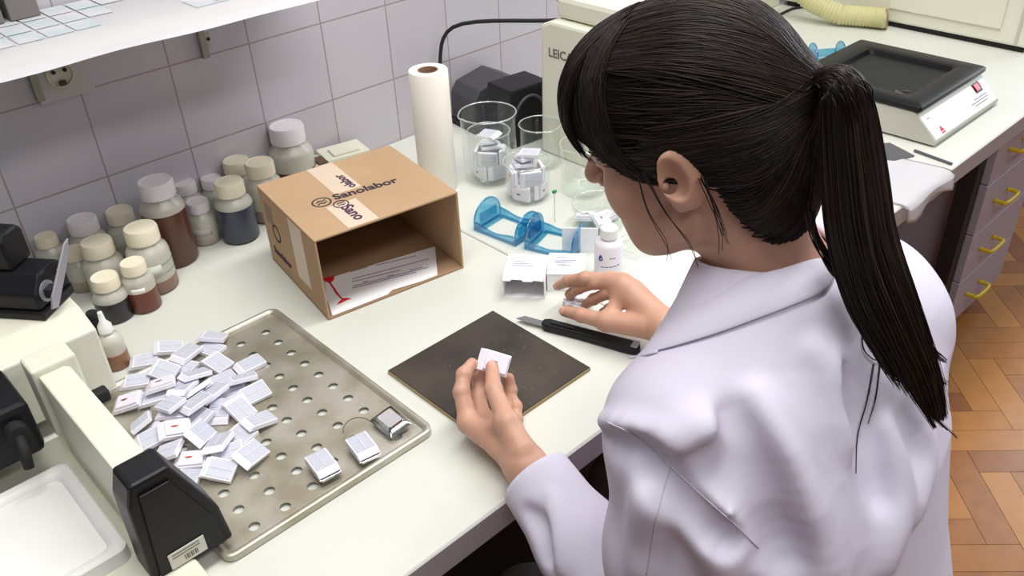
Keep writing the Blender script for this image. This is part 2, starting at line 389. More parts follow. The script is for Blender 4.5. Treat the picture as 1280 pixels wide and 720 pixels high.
bottle(198, 358, .033, .112, 'large milky bottle with ivory cap and brown dregs, right of the small labelled bottle', 'ivory', (134, 106, 90), .36, None, (A-.5, A+.9, .034, .055, (206, 208, 196)), strip=(.052, .036))
bottle(183, 383, .024, .083, 'small bottle of red brown liquid with a little white label, nearest the tray', 'ivory', (110, 52, 36), .75, None, (A-.1, A+.75, .038, .047, (240, 238, 230)))
bottle(147, 395, .026, .074, 'small bottle of black liquid with an ivory cap, behind the dropper bottle', 'ivory', (34, 30, 36), .95)
bottle(142, 366, .031, .098, 'milky bottle with a broad ivory cap standing behind the small black liquid bottle', 'ivory', (150, 140, 124), .2)
bottle(124, 338, .030, .100, 'milky bottle with a pale lilac cap, rearmost beside the black specimen clamp', 'white')
bottle(166, 318, .028, .088, 'dull pale bottle at the back, between the lilac capped and the tall brown bottles', 'ivory', (140, 128, 118), .3)
bottle(259, 300, .0245, .078, 'translucent whitish bottle with black marks just left of the slate blue bottle', 'white', (178, 170, 158), .35, None, (A-.9, A+.9, .02, .034, (196, 190, 186)))
bottle(243, 278, .026, .082, 'cloudy translucent bottle at the wall behind the tall brown bottle', 'white')
bottle(275, 268, .024, .076, 'small cloudy bottle at the wall behind the slate blue bottle', 'white')
bottle(308, 259, .031, .098, 'bottle with a dusty ivory cap against the wall, left of the tallest rear bottle', 'ivory', (150, 136, 120), .4)
bottle(338, 270, .033, .110, 'bottle with a clean ivory cap at the cardboard box\'s back corner', 'ivory', (160, 150, 140), .4)
bottle(372, 234, .042, .130, 'wide shouldered bottle of brown liquid behind the cardboard box', 'white', (96, 56, 42), .66, .032)
bottle(18, 352, .030, .110, 'white capped bottle half hidden at the left edge of the photo', 'white')
bottle(78, 352, .022, .088, 'small pale bottle standing right behind the black specimen clamp', 'ivory')
bottle(108, 358, .022, .072, 'pale bottle squeezed between the specimen clamp and the black liquid bottle', 'ivory', (170, 160, 140), .5)
# dropper bottle in front
def dropper():
    p = at_z(150, 455); t = thing('dropper_bottle', 'little dropper bottle with brown liquid and white nozzle beside the microtome', 'bottle', (p[0]-.002, p[1], BZ))
    bm = bmesh.new(); lathe(bm, [(0, 0), (.0155, 0), (.0175, .003), (.0175, .042), (.014, .052), (.008, .056), (.008, .060)], 28); link('body', bm_me(bm), m_pe, t, 50)
    bm = bmesh.new(); lathe(bm, [(0, .0002), (.0158, .0002), (.0179, .003), (.0179, .026), (0, .0262)], 28); link('liquid', bm_me(bm), mat('tan_liquid', srgb(150, 104, 76), .3), t, 50)
    bm = bmesh.new(); lathe(bm, [(.0, .0602), (.010, .0602), (.0095, .070), (.0045, .078), (.0032, .092), (0, .0925)], 24); link('nozzle', bm_me(bm), m_white, t, 40)
    c = at_z(133, 440); b = thing('black_flask', 'tall black square flask wedged between the dropper bottle and the microtome', 'flask', (c[0], c[1]+.004, BZ), .3)
    bm = bmesh.new(); prism(bm, rrect(-.014, .014, -.011, .011, .004), 0, .060, 'z', .0015); link('body', bm_me(bm), m_black, b, 40)
    bm = bmesh.new(); lathe(bm, [(0, .0602), (.008, .0602), (.008, .068), (.007, .070), (0, .070)], 20); link('cap', bm_me(bm), m_blackm, b, 40)
dropper()

# ------------------------------------------------------------------ cardboard box
def carton():
    o = at_z(411, 401); e = at_z(580, 335); ang = math.atan2(e[1]-o[1], e[0]-o[0]); W = float(np.hypot(*(e-o)[:2])); D = .225; H = .140
    t = thing('cardboard_box', 'brown cardboard carton lying open towards the bench front', 'box', (o[0], o[1], BZ), ang); lc = local_of(t); T = .0035
    bm = bmesh.new(); box(bm, 0, W, 0, D, H-T, H, .0008, 1); link('top_panel', bm_me(bm), m_card, t)
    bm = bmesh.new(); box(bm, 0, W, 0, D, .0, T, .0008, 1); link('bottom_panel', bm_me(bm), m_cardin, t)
    for x in (0, W-T):
        bm = bmesh.new(); box(bm, x, x+T, 0, D, T+.0002, H-T-.0002, .0008, 1); link('side_panel', bm_me(bm), m_card, t)
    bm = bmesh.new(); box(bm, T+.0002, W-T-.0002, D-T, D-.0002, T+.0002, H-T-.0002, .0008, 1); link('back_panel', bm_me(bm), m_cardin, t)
    ztop = BZ+H
    m_tape = mat('printed_tape', srgb(216, 196, 176), .4)
    def L(px, py, z): return lc(at_z(px, py, z))
    # tape strips (top, running front to back) and over the left side
    x0 = .075; x1 = x0+.046
    def strip(x0, x1, y0, y1):
        bm = bmesh.new(); box(bm, x0, x1, y0, y1, H+.0001, H+.0004); link('tape', bm_me(bm), m_tape, t)
    strip(.086, .132, .113, D-.001); strip(.056, .106, .0015, .082)
    bm = bmesh.new(); box(bm, -.0005, -.0001, .05, .10, .03, H-.005); link('tape', bm_me(bm), m_tape, t)
    m_pur = mat('purple_print', srgb(70, 40, 70), .7)
    def wr(body, size, org, xd, yd, m, bold=.0, name='lettering', sx=1.0):
        me = text_me(body, size, bold); me.transform(Matrix.Diagonal((sx, 1, 1, 1))); link(name, put(me, org, xd, yd), m, t)
    a = L(419, 250, ztop); b = L(499, 227, ztop); dv = b-a; ln = float(np.hypot(*dv[:2]))
    me = text_me('Sanolabor', .026, .0007); wd = max(v.co.x for v in me.vertices); me.transform(Matrix.Diagonal((ln/wd, 1, 1, 1)))
    link('printed_name', put(me, (a[0], a[1], H+.0003), (dv[0], dv[1], 0), (-dv[1], dv[0], 0)), m_ink, t)
    wr('Sano', .027, (.074, .068, H+.0007), (.03, -1, 0), (1, .03, 0), m_pur, .0006, 'tape_print')
    wr('olabor', .021, (.126, .118, H+.0007), (-.03, 1, 0), (-1, -.03, 0), m_pur, .0005, 'tape_print', .98)
    # round emblem, twice (second one on the tape)
    for (cx, cy, r, mm) in ((L(402, 253, ztop)[0], L(402, 253, ztop)[1], .0155, m_ink), (.080, .078, .0125, m_pur)):
        z = H+.0008 if mm is m_pur else H+.0003
        me = plate([circ(0, 0, r, 32), circ(0, 0, r*.84, 32)], .0001); me.transform(Matrix.Translation((cx, cy, z))); link('emblem_ring', me, mm, t)
        for s in (1, -1):
            P = [(-.55, .10), (-.2, .45), (.25, .25), (.55, .5), (.5, .25), (.2, .08), (-.2, .22), (-.5, -.02)]
            me = plate([[(s*x*r, s*y*r) for x, y in P]], .0001); me.transform(Matrix.Translation((cx, cy, z))); link('emblem_stroke', me, mm, t)
    # left side prints
    wr('Sanolabor', .018, (-.0006, .20, .028), (0, -1, -.0), (0, 0, 1), m_pur, .0004, 'side_print')
    me = plate([circ(0, 0, .016, 28), circ(0, 0, .0125, 28)], .0001); link('emblem_ring', put(me, (-.0005, .17, .075), (0, -1, 0), (0, 0, 1)), m_ink, t)
    bm = bmesh.new(); box(bm, -.0006, -.0002, .176, .205, .085, .12); link('side_label', bm_me(bm), mat('grey_print', srgb(150, 128, 112), .8), t)
    # stamp on the inner floor and print at the front lip
    me = plate([circ(0, 0, .013, 6), circ(0, 0, .0105, 6)], .0001); me.transform(Matrix.Translation((.205, .045, T+.0004))); link('stamp', me, mat('faded_print', srgb(112, 88, 70), .9), t)
    for k in range(3):
        th = k*2.094; me = plate([[(-.004, -.0012), (.002, -.0012), (.002, -.0028), (.005, 0), (.002, .0028), (.002, .0012), (-.004, .0012)]], .0001)
        me.transform(Matrix.Translation((.205+.006*math.cos(th), .045+.006*math.sin(th), T+.0004)) @ Matrix.Rotation(th+1.57, 4, 'Z')); link('stamp', me, MATS['faded_print'], t)
    me = text_me('VS', .014, .0006); link('floor_print', put(me, (.078, .004, T+.0004), (1, .02, 0), (-.02, 1, 0)), m_ink, t)
    # label sheet with the red glass
    zs = BZ+T+.0035
    s = thing('label_sheet', 'white printed sheet with a red glass symbol lying in the cardboard carton', 'paper', (o[0], o[1], BZ+T+.0003), ang); ls = local_of(s)
    poly = [(405, 349), (421, 343), (545, 306), (550, 345), (530, 353), (490, 361), (487, 369), (462, 381), (418, 396), (408, 372)]
    pl = [ls(at_z(x, y, zs))[:2] for x, y in poly]; pl = [(min(max(x, .006), W-.006), max(y, .002)) for x, y in pl]
    me = plate([pl], .0002); me.transform(Matrix.Translation((0, 0, .0008))); link('sheet', me, m_paper, s)
    m_red = mat('red_print', srgb(214, 30, 40), .7)
    def pol(pts, m, nm, dz=.0014):
        q = [ls(at_z(x, y, zs))[:2] for x, y in pts]; me = plate([q], .0001); me.transform(Matrix.Translation((0, 0, dz))); link(nm, me, m, s)
    pol([(404, 346), (418, 343.5), (417, 349), (413.5, 352), (417, 357), (423, 366), (428, 371.5), (433, 371), (439, 372), (432, 374.5), (421, 380), (424, 375.5), (427, 373), (420, 366), (414, 357), (411, 352.5), (406, 350.5)], m_red, 'glass_symbol')
    for i, (x0_, y0_, x1_, y1_) in enumerate(((440, 347, 536, 322), (440, 350.5, 500, 336), (441, 356, 535, 332.5), (453, 351, 460, 349.5), (484, 343.5, 492, 342), (512, 336, 528, 332.5), (440, 358.5, 520, 338.5), (438, 338, 460, 332), (470, 330, 520, 318))):
        pol([(x0_, y0_), (x1_, y1_), (x1_, y1_+.8), (x0_, y0_+.8)], mat('grey_line', srgb(150, 140, 165), .9), 'text_line')
carton()
def behind_box():
    for px, py, sx, sy, h, rz, lab, mm in ((432, 215, .045, .032, .05, -.2, 'pale cream box lid lying behind the cardboard carton against the wall', m_cream), (400, 222, .024, .030, .045, -.15, 'narrow cream case with a brown slot behind the cardboard carton', m_creamd)):
        p = at_z(px, py); y = min(p[1], 1.446-sy-.012)
        t = thing('storage_case', lab, 'case', (p[0], y, BZ), rz)
        bm = bmesh.new(); box(bm, -sx, sx, -sy, sy, 0, h, .003); link('body', bm_me(bm), mm, t)
        bm = bmesh.new(); box(bm, -sx*.6, sx*.6, -sy*.8, sy*.3, h+.0002, h+.004, .001); link('lid_panel', bm_me(bm), mat('brown_slot', srgb(96, 74, 58), .7) if mm is m_creamd else m_cream, t)
behind_box()
# paper towel roll
def roll():
    p = at_z(552, 240); t = thing('paper_towel_roll', 'white paper towel roll standing upright behind the carton', 'paper roll', (p[0]+.010, p[1]+.02, BZ))
    bm = bmesh.new(); lathe(bm, [(.0175, .0), (.034, .0), (.0355, .002), (.0355, .231), (.034, .233), (.0190, .2325), (.0190, .0005)], 40); link('paper', bm_me(bm), mat('tissue_paper', srgb(246, 242, 232), .95, bump=.06, bscale=160), t, 50)
    bm = bmesh.new(); lathe(bm, [(.0165, .001), (.0188, .001), (.0188, .2327), (.0165, .2327), (.0165, .001)], 32); link('cardboard_core', bm_me(bm), mat('core_card', srgb(150, 118, 94), .9), t, 50)
roll()
# dark instruments behind the beakers
def dark_boxes():
    c = at_y(612, 148, 1.40); t = thing('power_supply', 'dark grey housing with a peaked top against the wall behind the big beaker', 'instrument', (1.205, 1.385, BZ), -.1)
    m1 = mat('charcoal_plastic', srgb(66, 66, 72), .5)
    bm = bmesh.new(); prism(bm, [(-.066, 0), (.066, 0), (.066, .085), (.02, .108), (-.05, .092), (-.066, .07)], -.045, .045, 'y', .003); link('housing', bm_me(bm), m1, t)
    bm = bmesh.new(); box(bm, -.074, .074, -.05, .05, -.0, .012, .002); link('base', bm_me(bm), m_blackm, t)
    t = thing('lamp_housing', 'black box with an arched front between the grey housing and the cream instrument', 'instrument', (1.182, 1.262, BZ), -.1)
    bm = bmesh.new(); box(bm, -.05, .05, -.04, .04, 0, .125, .004); link('housing', bm_me(bm), m_black, t)
    pts = [(-.052+.10*(1-math.cos(a))*.5, -.0405, .02+.085*math.sin(a)) for a in np.linspace(.0, math.pi, 18)]
    bm = bmesh.new(); tube(bm, pts, .0035, 8); link('arch_rib', bm_me(bm), m1, t, True)
dark_boxes()

# ------------------------------------------------------------------ cassettes
m_cas = mat('white_cassette', srgb(238, 236, 246), .5)
m_grid = mat('cassette_grid', srgb(206, 208, 220), .6)
m_wax = mat('paraffin_wax', srgb(236, 230, 242), .35, var=.03, scale=200)
m_tis = mat('brown_tissue', srgb(110, 66, 52), .6)
m_tisr = mat('red_tissue', srgb(176, 74, 40), .6)
def cassette_meshes():
    bm = bmesh.new()
    # frame with slanted writing end; grid side up, origin at the centre of the bottom
    prism(bm, [(-.020, 0), (.020, 0), (.020, .0062), (-.0135, .0062), (-.020, .0012)], -.014, .014, 'y', .0006)
    body = bm_me(bm, 'cassette_frame')
    bm = bmesh.new(); box(bm, -.0115, .0185, -.0122, .0122, .0063, .0066)
    for i in range(11): box(bm, -.0105+i*.0028, -.0093+i*.0028, -.0115, .0115, .00665, .0072)
    box(bm, -.0105, .018, -.0008, .0008, .00665, .0074)
    grid = bm_me(bm, 'cassette_grid')
    bm = bmesh.new(); vs = box(bm, -.0115, .0185, -.0122, .0122, .0063, .0095, .0012); wax = bm_me(bm, 'cassette_wax')
    bm = bmesh.new(); P = [(0.0045*math.cos(a)*(1+.25*math.sin(3*a)), .0016*math.sin(a)) for a in np.linspace(0, 2*math.pi, 13)[:-1]]
    prism(bm, P, .00955, .0099, 'z'); tis = bm_me(bm, 'tissue')
    return body, grid, wax, tis
CB, CG, CW, CT = cassette_meshes()
def cassette(loc, rot, label, group=None, wax=False, tissue=None):
    t = bpy.data.objects.new('tissue_cassette', None); COL.objects.link(t); t.empty_display_size = .01
    t.location = loc; t.rotation_euler = rot if len(rot) == 3 else (0, 0, 0)
    if len(rot) == 4: t.rotation_mode = 'QUATERNION'; t.rotation_quaternion = rot
    tag(t, label, 'tissue cassette', group)
    def pt(n, me, m):
        if not me.materials: me.materials.append(m)
        o = bpy.data.objects.new(n, me); COL.objects.link(o); o.parent = t; return o
    pt('frame', CB, m_cas)
    if wax:
        pt('wax_block', CW, m_wax)
        if tissue:
            o = pt('tissue_sample', CT if tissue == 'brown' else CT2, m_tis if tissue == 'brown' else m_tisr)
    else: pt('grid', CG, m_grid)
    return t
CT2 = CT.copy()
# perforated tray ---------------------------------------------------------
TZ = BZ+.0055
def tray():
    t = thing('metal_tray', 'worn perforated steel tray holding the heap of cassettes', 'tray', (.330, .879, BZ))
    x0, x1, y0, y1 = .187-.330, .473-.330, .686-.879, 1.072-.879
    holes = []
    for j, (x, off) in enumerate(((.43, .7735), (.39, .7745), (.3495, .760), (.310, .7435+.035), (.27, .7735), (.23, .7735))):
        for k in range(-3, 9):
            y = off+.0353*k
            x_, y_ = x*1.01, y*1.01
            if y0+.02 < y_-.879 < y1-.03: holes.append(circ(x_-.330, y_-.879, .0068, 18))
    me = plate([rrect(x0, x1, y0, y1, .012)]+holes, .0006); me.transform(Matrix.Translation((0, 0, .0049))); link('perforated_sheet', me, m_steel, t)
    # rolled rim: outer band sloping down with a bead
    bm = bmesh.new(); rings = []
    for off, z in ((-.0075, .0056), (-.006, .0085), (-.003, .0112), (0, .0118), (.0022, .0105), (.0022, .002), (.0015, .0008), (-.001, .0008), (-.001, .010)):
        rings.append([bm.verts.new((x, y, z)) for x, y in rrect(x0-off, x1+off, y0-off, y1+off, .012+off*.8)])
    n = len(rings[0])
    for a, b in zip(rings, rings[1:]):
        for i in range(n): bm.faces.new((a[i], a[(i+1) % n], b[(i+1) % n], b[i]))
    link('rim', bm_me(bm), m_steel, t, 50)
tray()
HEAP = [  # crop x, y, angle of the long axis in the photo's bench frame (deg), layer, tilt x, tilt y, kind
 (405,138,-20,0,0,0,'g'),(308,170,20,1,.2,.1,'g'),(235,172,60,0,0,0,'g'),(150,210,-50,0,.1,0,'g'),(215,240,-15,1,.1,.1,'g'),
 (330,240,10,2,.15,-.1,'g'),(420,205,-40,1,.1,0,'g'),(545,225,10,0,.0,.1,'g'),(430,262,-10,1,0,.2,'g'),
 (495,295,5,1,.9,0,'g'),(470,335,5,0,.6,0,'g'),(550,340,5,0,0,0,'g'),(120,285,-20,0,0,0,'g'),(225,305,-40,1,0,0,'wb'),
 (365,320,60,2,.1,0,'g'),(410,345,60,1,1.1,0,'g'),(265,370,-45,2,.1,.1,'g'),(345,392,-40,1,0,0,'g'),(155,415,-70,2,.05,.1,'g'),
 (435,400,-70,0,.9,0,'g'),(490,395,-50,0,0,0,'g'),(555,420,0,1,.1,.1,'g'),(280,465,-20,0,0,0,'wr'),(350,485,50,1,.7,0,'g'),
 (420,497,60,2,.05,.05,'g'),(500,487,-50,0,0,0,'g'),(240,535,-30,1,0,.1,'g'),(530,540,10,1,.05,0,'g'),(320,580,-20,0,0,0,'wr'),
 (425,590,-20,1,.1,0,'g'),(315,660,60,0,.1,0,'g'),(185,505,-20,0,.3,0,'g'),(95,350,-20,1,.3,0,'wb'),(240,425,-25,0,.1,0,'g'),
 (220,455,-40,0,0,0,'wb'),(395,165,20,0,0,0,'g'),(300,300,55,1,.9,0,'g'),(380,440,20,0,0,0,'g'),(180,345,-30,0,0,0,'g'),(290,230,-60,0,0,0,'g'),
 (460,560,40,0,0,0,'g'),(345,345,-40,0,0,0,'g')]
BAKED = [[0.3671, 1.0636, 0.773, 0.9227, -0.1023, 0.1192, -0.3521], [0.3213, 1.0531, 0.7739, 0.9877, -0.0, 0.0, 0.1564], [0.3105, 1.0902, 0.7708, 0.9713, 0.0244, 0.1145, -0.2068], [0.2738, 1.0921, 0.7661, 0.9687, 0.0, -0.0, -0.2483], [0.2819, 1.0388, 0.7759, 0.835, 0.22, 0.0031, -0.5043], [0.307, 0.9988, 0.7742, 0.9841, -0.1452, 0.1025, -0.0015], [0.3443, 1.0074, 0.7704, 0.7826, 0.0663, 0.0846, -0.6131], [0.3756, 0.9728, 0.7661, 0.9998, -0.0, -0.0, -0.0179], [0.3308, 0.9694, 0.7661, 0.9984, -0.0, 0.0, -0.0569], [0.3465, 0.9378, 0.7783, 0.9705, -0.189, 0.0673, -0.1337], [0.327, 0.9385, 0.7661, 0.9923, 0.0, -0.0, -0.1235], [0.3462, 0.9086, 0.7704, 0.9878, 0.1536, -0.0036, -0.0233], [0.2464, 1.0568, 0.7661, 0.9611, -0.0, -0.0, -0.2761], [0.2628, 1.0073, 0.7773, 0.9753, -0.1309, -0.0095, -0.1778], [0.2896, 0.9515, 0.7839, 0.9207, -0.3784, -0.0362, 0.088], [0.3023, 0.9356, 0.7812, 0.9866, -0.1201, -0.0423, 0.1019], [0.2509, 0.9469, 0.7892, 0.771, -0.0506, -0.1092, -0.6253], [0.2751, 0.9229, 0.7892, 0.9905, -0.1179, -0.0483, 0.0524], [0.2133, 0.9527, 0.7788, 0.6049, -0.0278, -0.2692, -0.7489], [0.2972, 0.909, 0.77, 0.9093, 0.0394, -0.0886, 0.4046], [0.3159, 0.8916, 0.7743, 0.7426, 0.1086, 0.1585, -0.6416], [0.3219, 0.8537, 0.7713, 0.9938, -0.0353, 0.1054, 0.0004], [0.2353, 0.9073, 0.7801, 0.9765, 0.0949, 0.0827, -0.1752], [0.2536, 0.878, 0.7808, 0.8942, 0.2765, 0.2415, 0.2562], [0.2637, 0.8454, 0.7783, 0.9196, -0.1486, 0.0582, 0.359], [0.2947, 0.8544, 0.7661, 0.8119, 0.0, -0.0, -0.5838], [0.2131, 0.8832, 0.7734, 0.91, -0.0695, -0.1702, -0.3716], [0.282, 0.8034, 0.7757, 0.9604, 0.1914, 0.1291, 0.1559], [0.2277, 0.8563, 0.7661, 0.9451, 0.0, 0.0, -0.3267], [0.2435, 0.8105, 0.7733, 0.8877, 0.1474, 0.0384, -0.4345], [0.2081, 0.8252, 0.7661, 0.9326, -0.0, 0.0, 0.3609], [0.2098, 0.9231, 0.7722, 0.984, 0.0792, -0.0982, -0.126], [0.2177, 1.0132, 0.7716, 0.9505, -0.0056, -0.1193, -0.2868], [0.2506, 0.9464, 0.7763, 0.9242, 0.0, -0.0, -0.3818], [0.2342, 0.9411, 0.7661, 0.873, 0.0, 0.0, -0.4878], [0.3543, 1.0485, 0.7661, 0.8179, -0.0, 0.0, -0.5754], [0.2831, 0.9872, 0.7722, 0.9429, -0.0887, 0.0882, 0.3087], [0.267, 0.9102, 0.7725, 0.981, 0.0054, -0.151, 0.1219], [0.2469, 1.0063, 0.7661, 0.9856, -0.0, -0.0, -0.1693], [0.3069, 1.0386, 0.7661, 0.8529, 0.0, -0.0, -0.5221], [0.2653, 0.8292, 0.7702, 0.9777, 0.0418, -0.0729, -0.1922], [0.2882, 0.9615, 0.7661, 0.9985, 0.0, -0.0, -0.0547]]
def heap_pose(i):
    x, y, a, l, tx, ty, k = HEAP[i]
    z = TZ+.003+l*.012
    p = at_z(130+x/3, 380+y/3, z); return (p[0], p[1], z), (tx, ty, math.radians(a))
def img_ang(px, py, z, deg):
    """world heading of a direction that reads as deg (counter-clockwise from right) in the photo"""
    o = at_z(px, py, z); d = at_z(px+10*math.cos(math.radians(deg)), py-10*math.sin(math.radians(deg)), z)-o
    return math.atan2(d[1], d[0])
def heap():
    G = 'tissue cassettes heaped on the metal tray'
    LAB = {0: 'white cassette lying flat alone at the back right corner of the heap', 7: 'white cassette sticking out at the right of the heap, uppermost of the right edge',
     11: 'white cassette jutting out at the right of the heap, second from the back', 21: 'white cassette at the right edge of the heap with its slanted end over a hole',
     27: 'white cassette at the heap\'s front right corner', 30: 'white cassette nearest the microtome\'s black end cap, in front of the heap',
     24: 'white cassette lying grid up on top of the heap\'s front part',
     28: 'wax side up cassette with a red tissue piece at the front of the heap', 22: 'wax side up cassette with a small red tissue piece in the middle of the heap',
     13: 'wax side up cassette with a dark tissue speck, just right of the heap\'s leftmost cassette', 32: 'leftmost wax side up cassette of the heap, with a dark tissue speck',
     29: 'white cassette at the front of the heap overlapping the red tissue cassette', 1: 'white cassette tilted up at the back of the heap', 3: 'white cassette at the far left back of the heap',
     12: 'white cassette beside the dropper bottle at the left edge of the heap'}
    for i, h in enumerate(HEAP):
        k = h[6]
        if BAKED: loc, rot = BAKED[i][:3], BAKED[i][3:]
        else: loc, rot = heap_pose(i); rot = (rot[0], rot[1], img_ang(130+h[0]/3, 380+h[1]/3, TZ, h[2]))
        lab = LAB.get(i)
        cassette(loc, rot, lab or 'white tissue cassette lying among the others inside the loose heap on the tray', G, k != 'g', {'wb': 'brown', 'wr': 'red'}.get(k))
heap()
def mould_thing(loc, rz, label, group=None, tip=(0, 0), flat=False):
    m = thing('steel_mould', label, 'mould', loc, rz, group); m.rotation_euler = (tip[0], tip[1], rz)
    if flat:
        bm = bmesh.new(); box(bm, -.021, .019, -.0145, .0145, .0, .0022, .0006); link('plate', bm_me(bm), m_chrome, m)
        bm = bmesh.new(); box(bm, -.0235, -.0212, -.0125, .0125, .0, .0035, .0005); link('lip', bm_me(bm), m_chrome, m)
        return
    bm = bmesh.new(); rings = []
    for (sx, sy, z) in ((.013, .010, .0005), (.0145, .0115, .004), (.019, .0145, .0055), (.021, .016, .0075), (.0225, .0172, .0075), (.0225, .0172, .0066), (.0195, .0150, .0046), (.0150, .0122, .003), (.0135, .0105, -.0004)):
        rings.append([bm.verts.new((x, y, z)) for x, y in rrect(-sx, sx, -sy, sy, .003, 3)])
    n = len(rings[0])
    for a, b in zip(rings, rings[1:]):
        for i in range(n): bm.faces.new((a[i], a[(i+1) % n], b[(i+1) % n], b[i]))
    bm.faces.new(rings[0]); bm.faces.new(rings[-1])
    link('dish', bm_me(bm), m_chrome, m, 40)
def tray_singles():
    for px, py, lab in ((404, 584, 'white cassette block on its steel plate, left of the pair at the tray\'s front'), (454, 562, 'white cassette block on its steel plate, next to the upturned steel mould')):
        z = BZ+.0122; p = at_z(px, py, z); rz = img_ang(px, py, z, 128)
        mould_thing((p[0], p[1], z), rz, 'thin steel plate under the '+('left' if px < 430 else 'right')+' of the two cassette blocks at the tray\'s front', 'steel plates under the cassette blocks', flat=True)
        cassette((p[0], p[1], z+.0030), (0, 0, rz), lab, 'cassette blocks at the tray front')
    z = BZ+.0122; p = at_z(488, 529, z); mould_thing((p[0], p[1], z+.0085), img_ang(488, 529, z, -38), 'shiny empty steel embedding mould upside down in the tray\'s right corner', tip=(math.pi+.12, .05))
    # thin curled wire
    P = [at_z(x, y, BZ+.0138) for x, y in ((429, 541), (430, 533), (436, 526), (446, 522), (456, 523), (463, 527))]
    bm = bmesh.new(); c = np.mean(P, axis=0); tube(bm, spline([q-c for q in P], 24), .0006, 6)
    o = link('wire_loop', bm_me(bm), mat('brown_wire', srgb(96, 80, 60), .5), None, True, loc=tuple(c)); tag(o, 'thin curled brown wire beside the steel mould on the tray', 'wire')
tray_singles()
# ------------------------------------------------------------------ cutting board, knife
def board():
    t = thing('cutting_board', 'dark brown square cutting board with wax crumbs', 'cutting board', (.605, .726, BZ))
    m = mat('dark_hardboard', srgb(70, 60, 52), .5, col2=srgb(40, 34, 30), scale=9, bump=.03, bscale=150)
    bm = bmesh.new(); box(bm, -.0985, .0985, -.0985, .0985, .0006, .0068, .0008, 1); link('top_face', bm_me(bm), m, t)
    bm = bmesh.new(); box(bm, -.0992, .0992, -.0992, .0992, 0, .0054, .0004, 1); link('raw_edge', bm_me(bm), mat('raw_board_edge', srgb(166, 148, 108), .8), t)
    bm = bmesh.new()
    for i in range(150):
        a = RNG.normal([640, 470], [26, 18]) if i < 110 else RNG.uniform([520, 420], [700, 500])
        p = at_z(*a, BZ+.007)-np.array([.605, .726, BZ])
        if abs(p[0]) > .094 or abs(p[1]) > .094: continue
        s = RNG.uniform(.0002, .0007); bmesh.ops.create_icosphere(bm, subdivisions=1, radius=s, matrix=Matrix.Translation((p[0], p[1], .0068+s*.5)) @ Matrix.Diagonal((1.3, 1, .6, 1)))
    o = link('wax_crumbs', bm_me(bm), mat('wax_crumbs', srgb(150, 138, 116), .7)); o.location = (.605, .726, BZ); tag(o, 'fine pale wax crumbs scattered on the dark cutting board', 'crumbs', kind='stuff')
board()
def knife():
    a = at_z(680, 404, BZ+.008); b = at_z(800, 436, BZ+.008); ang = math.atan2(b[1]-a[1], b[0]-a[0]); Ln = float(np.hypot(*(b-a)[:2]))
    t = thing('cutter_knife', 'black snap-off cutter knife with its blade out under the right hand', 'knife', (a[0], a[1], BZ), ang)
    bm = bmesh.new(); prism(bm, [(-.002, -.005), (.004, -.0095), (.06, -.0085), (Ln-.02, -.0105), (Ln-.002, -.009), (Ln+.001, 0), (Ln-.004, .0095), (.06, .0085), (.006, .0085), (-.002, .004)], .0012, .0135, 'z', .0022); link('handle', bm_me(bm), m_black, t)
    bm = bmesh.new(); prism(bm, [(-.044, -.0045), (-.030, -.0065), (.0, -.006), (.0, .006), (-.034, .0065)], .0064, .0072, 'z'); link('blade', bm_me(bm), mat('grey_blade', srgb(150, 150, 150), .35, .8), t)
    bm = bmesh.new(); box(bm, .012, .05, -.004, .004, .0136, .0155, .001); link('slider', bm_me(bm), m_blackm, t)
    bm = bmesh.new(); box(bm, Ln-.012, Ln-.002, -.008, .008, .0136, .0146, .0008); link('end_clip', bm_me(bm), m_silver, t)
knife()
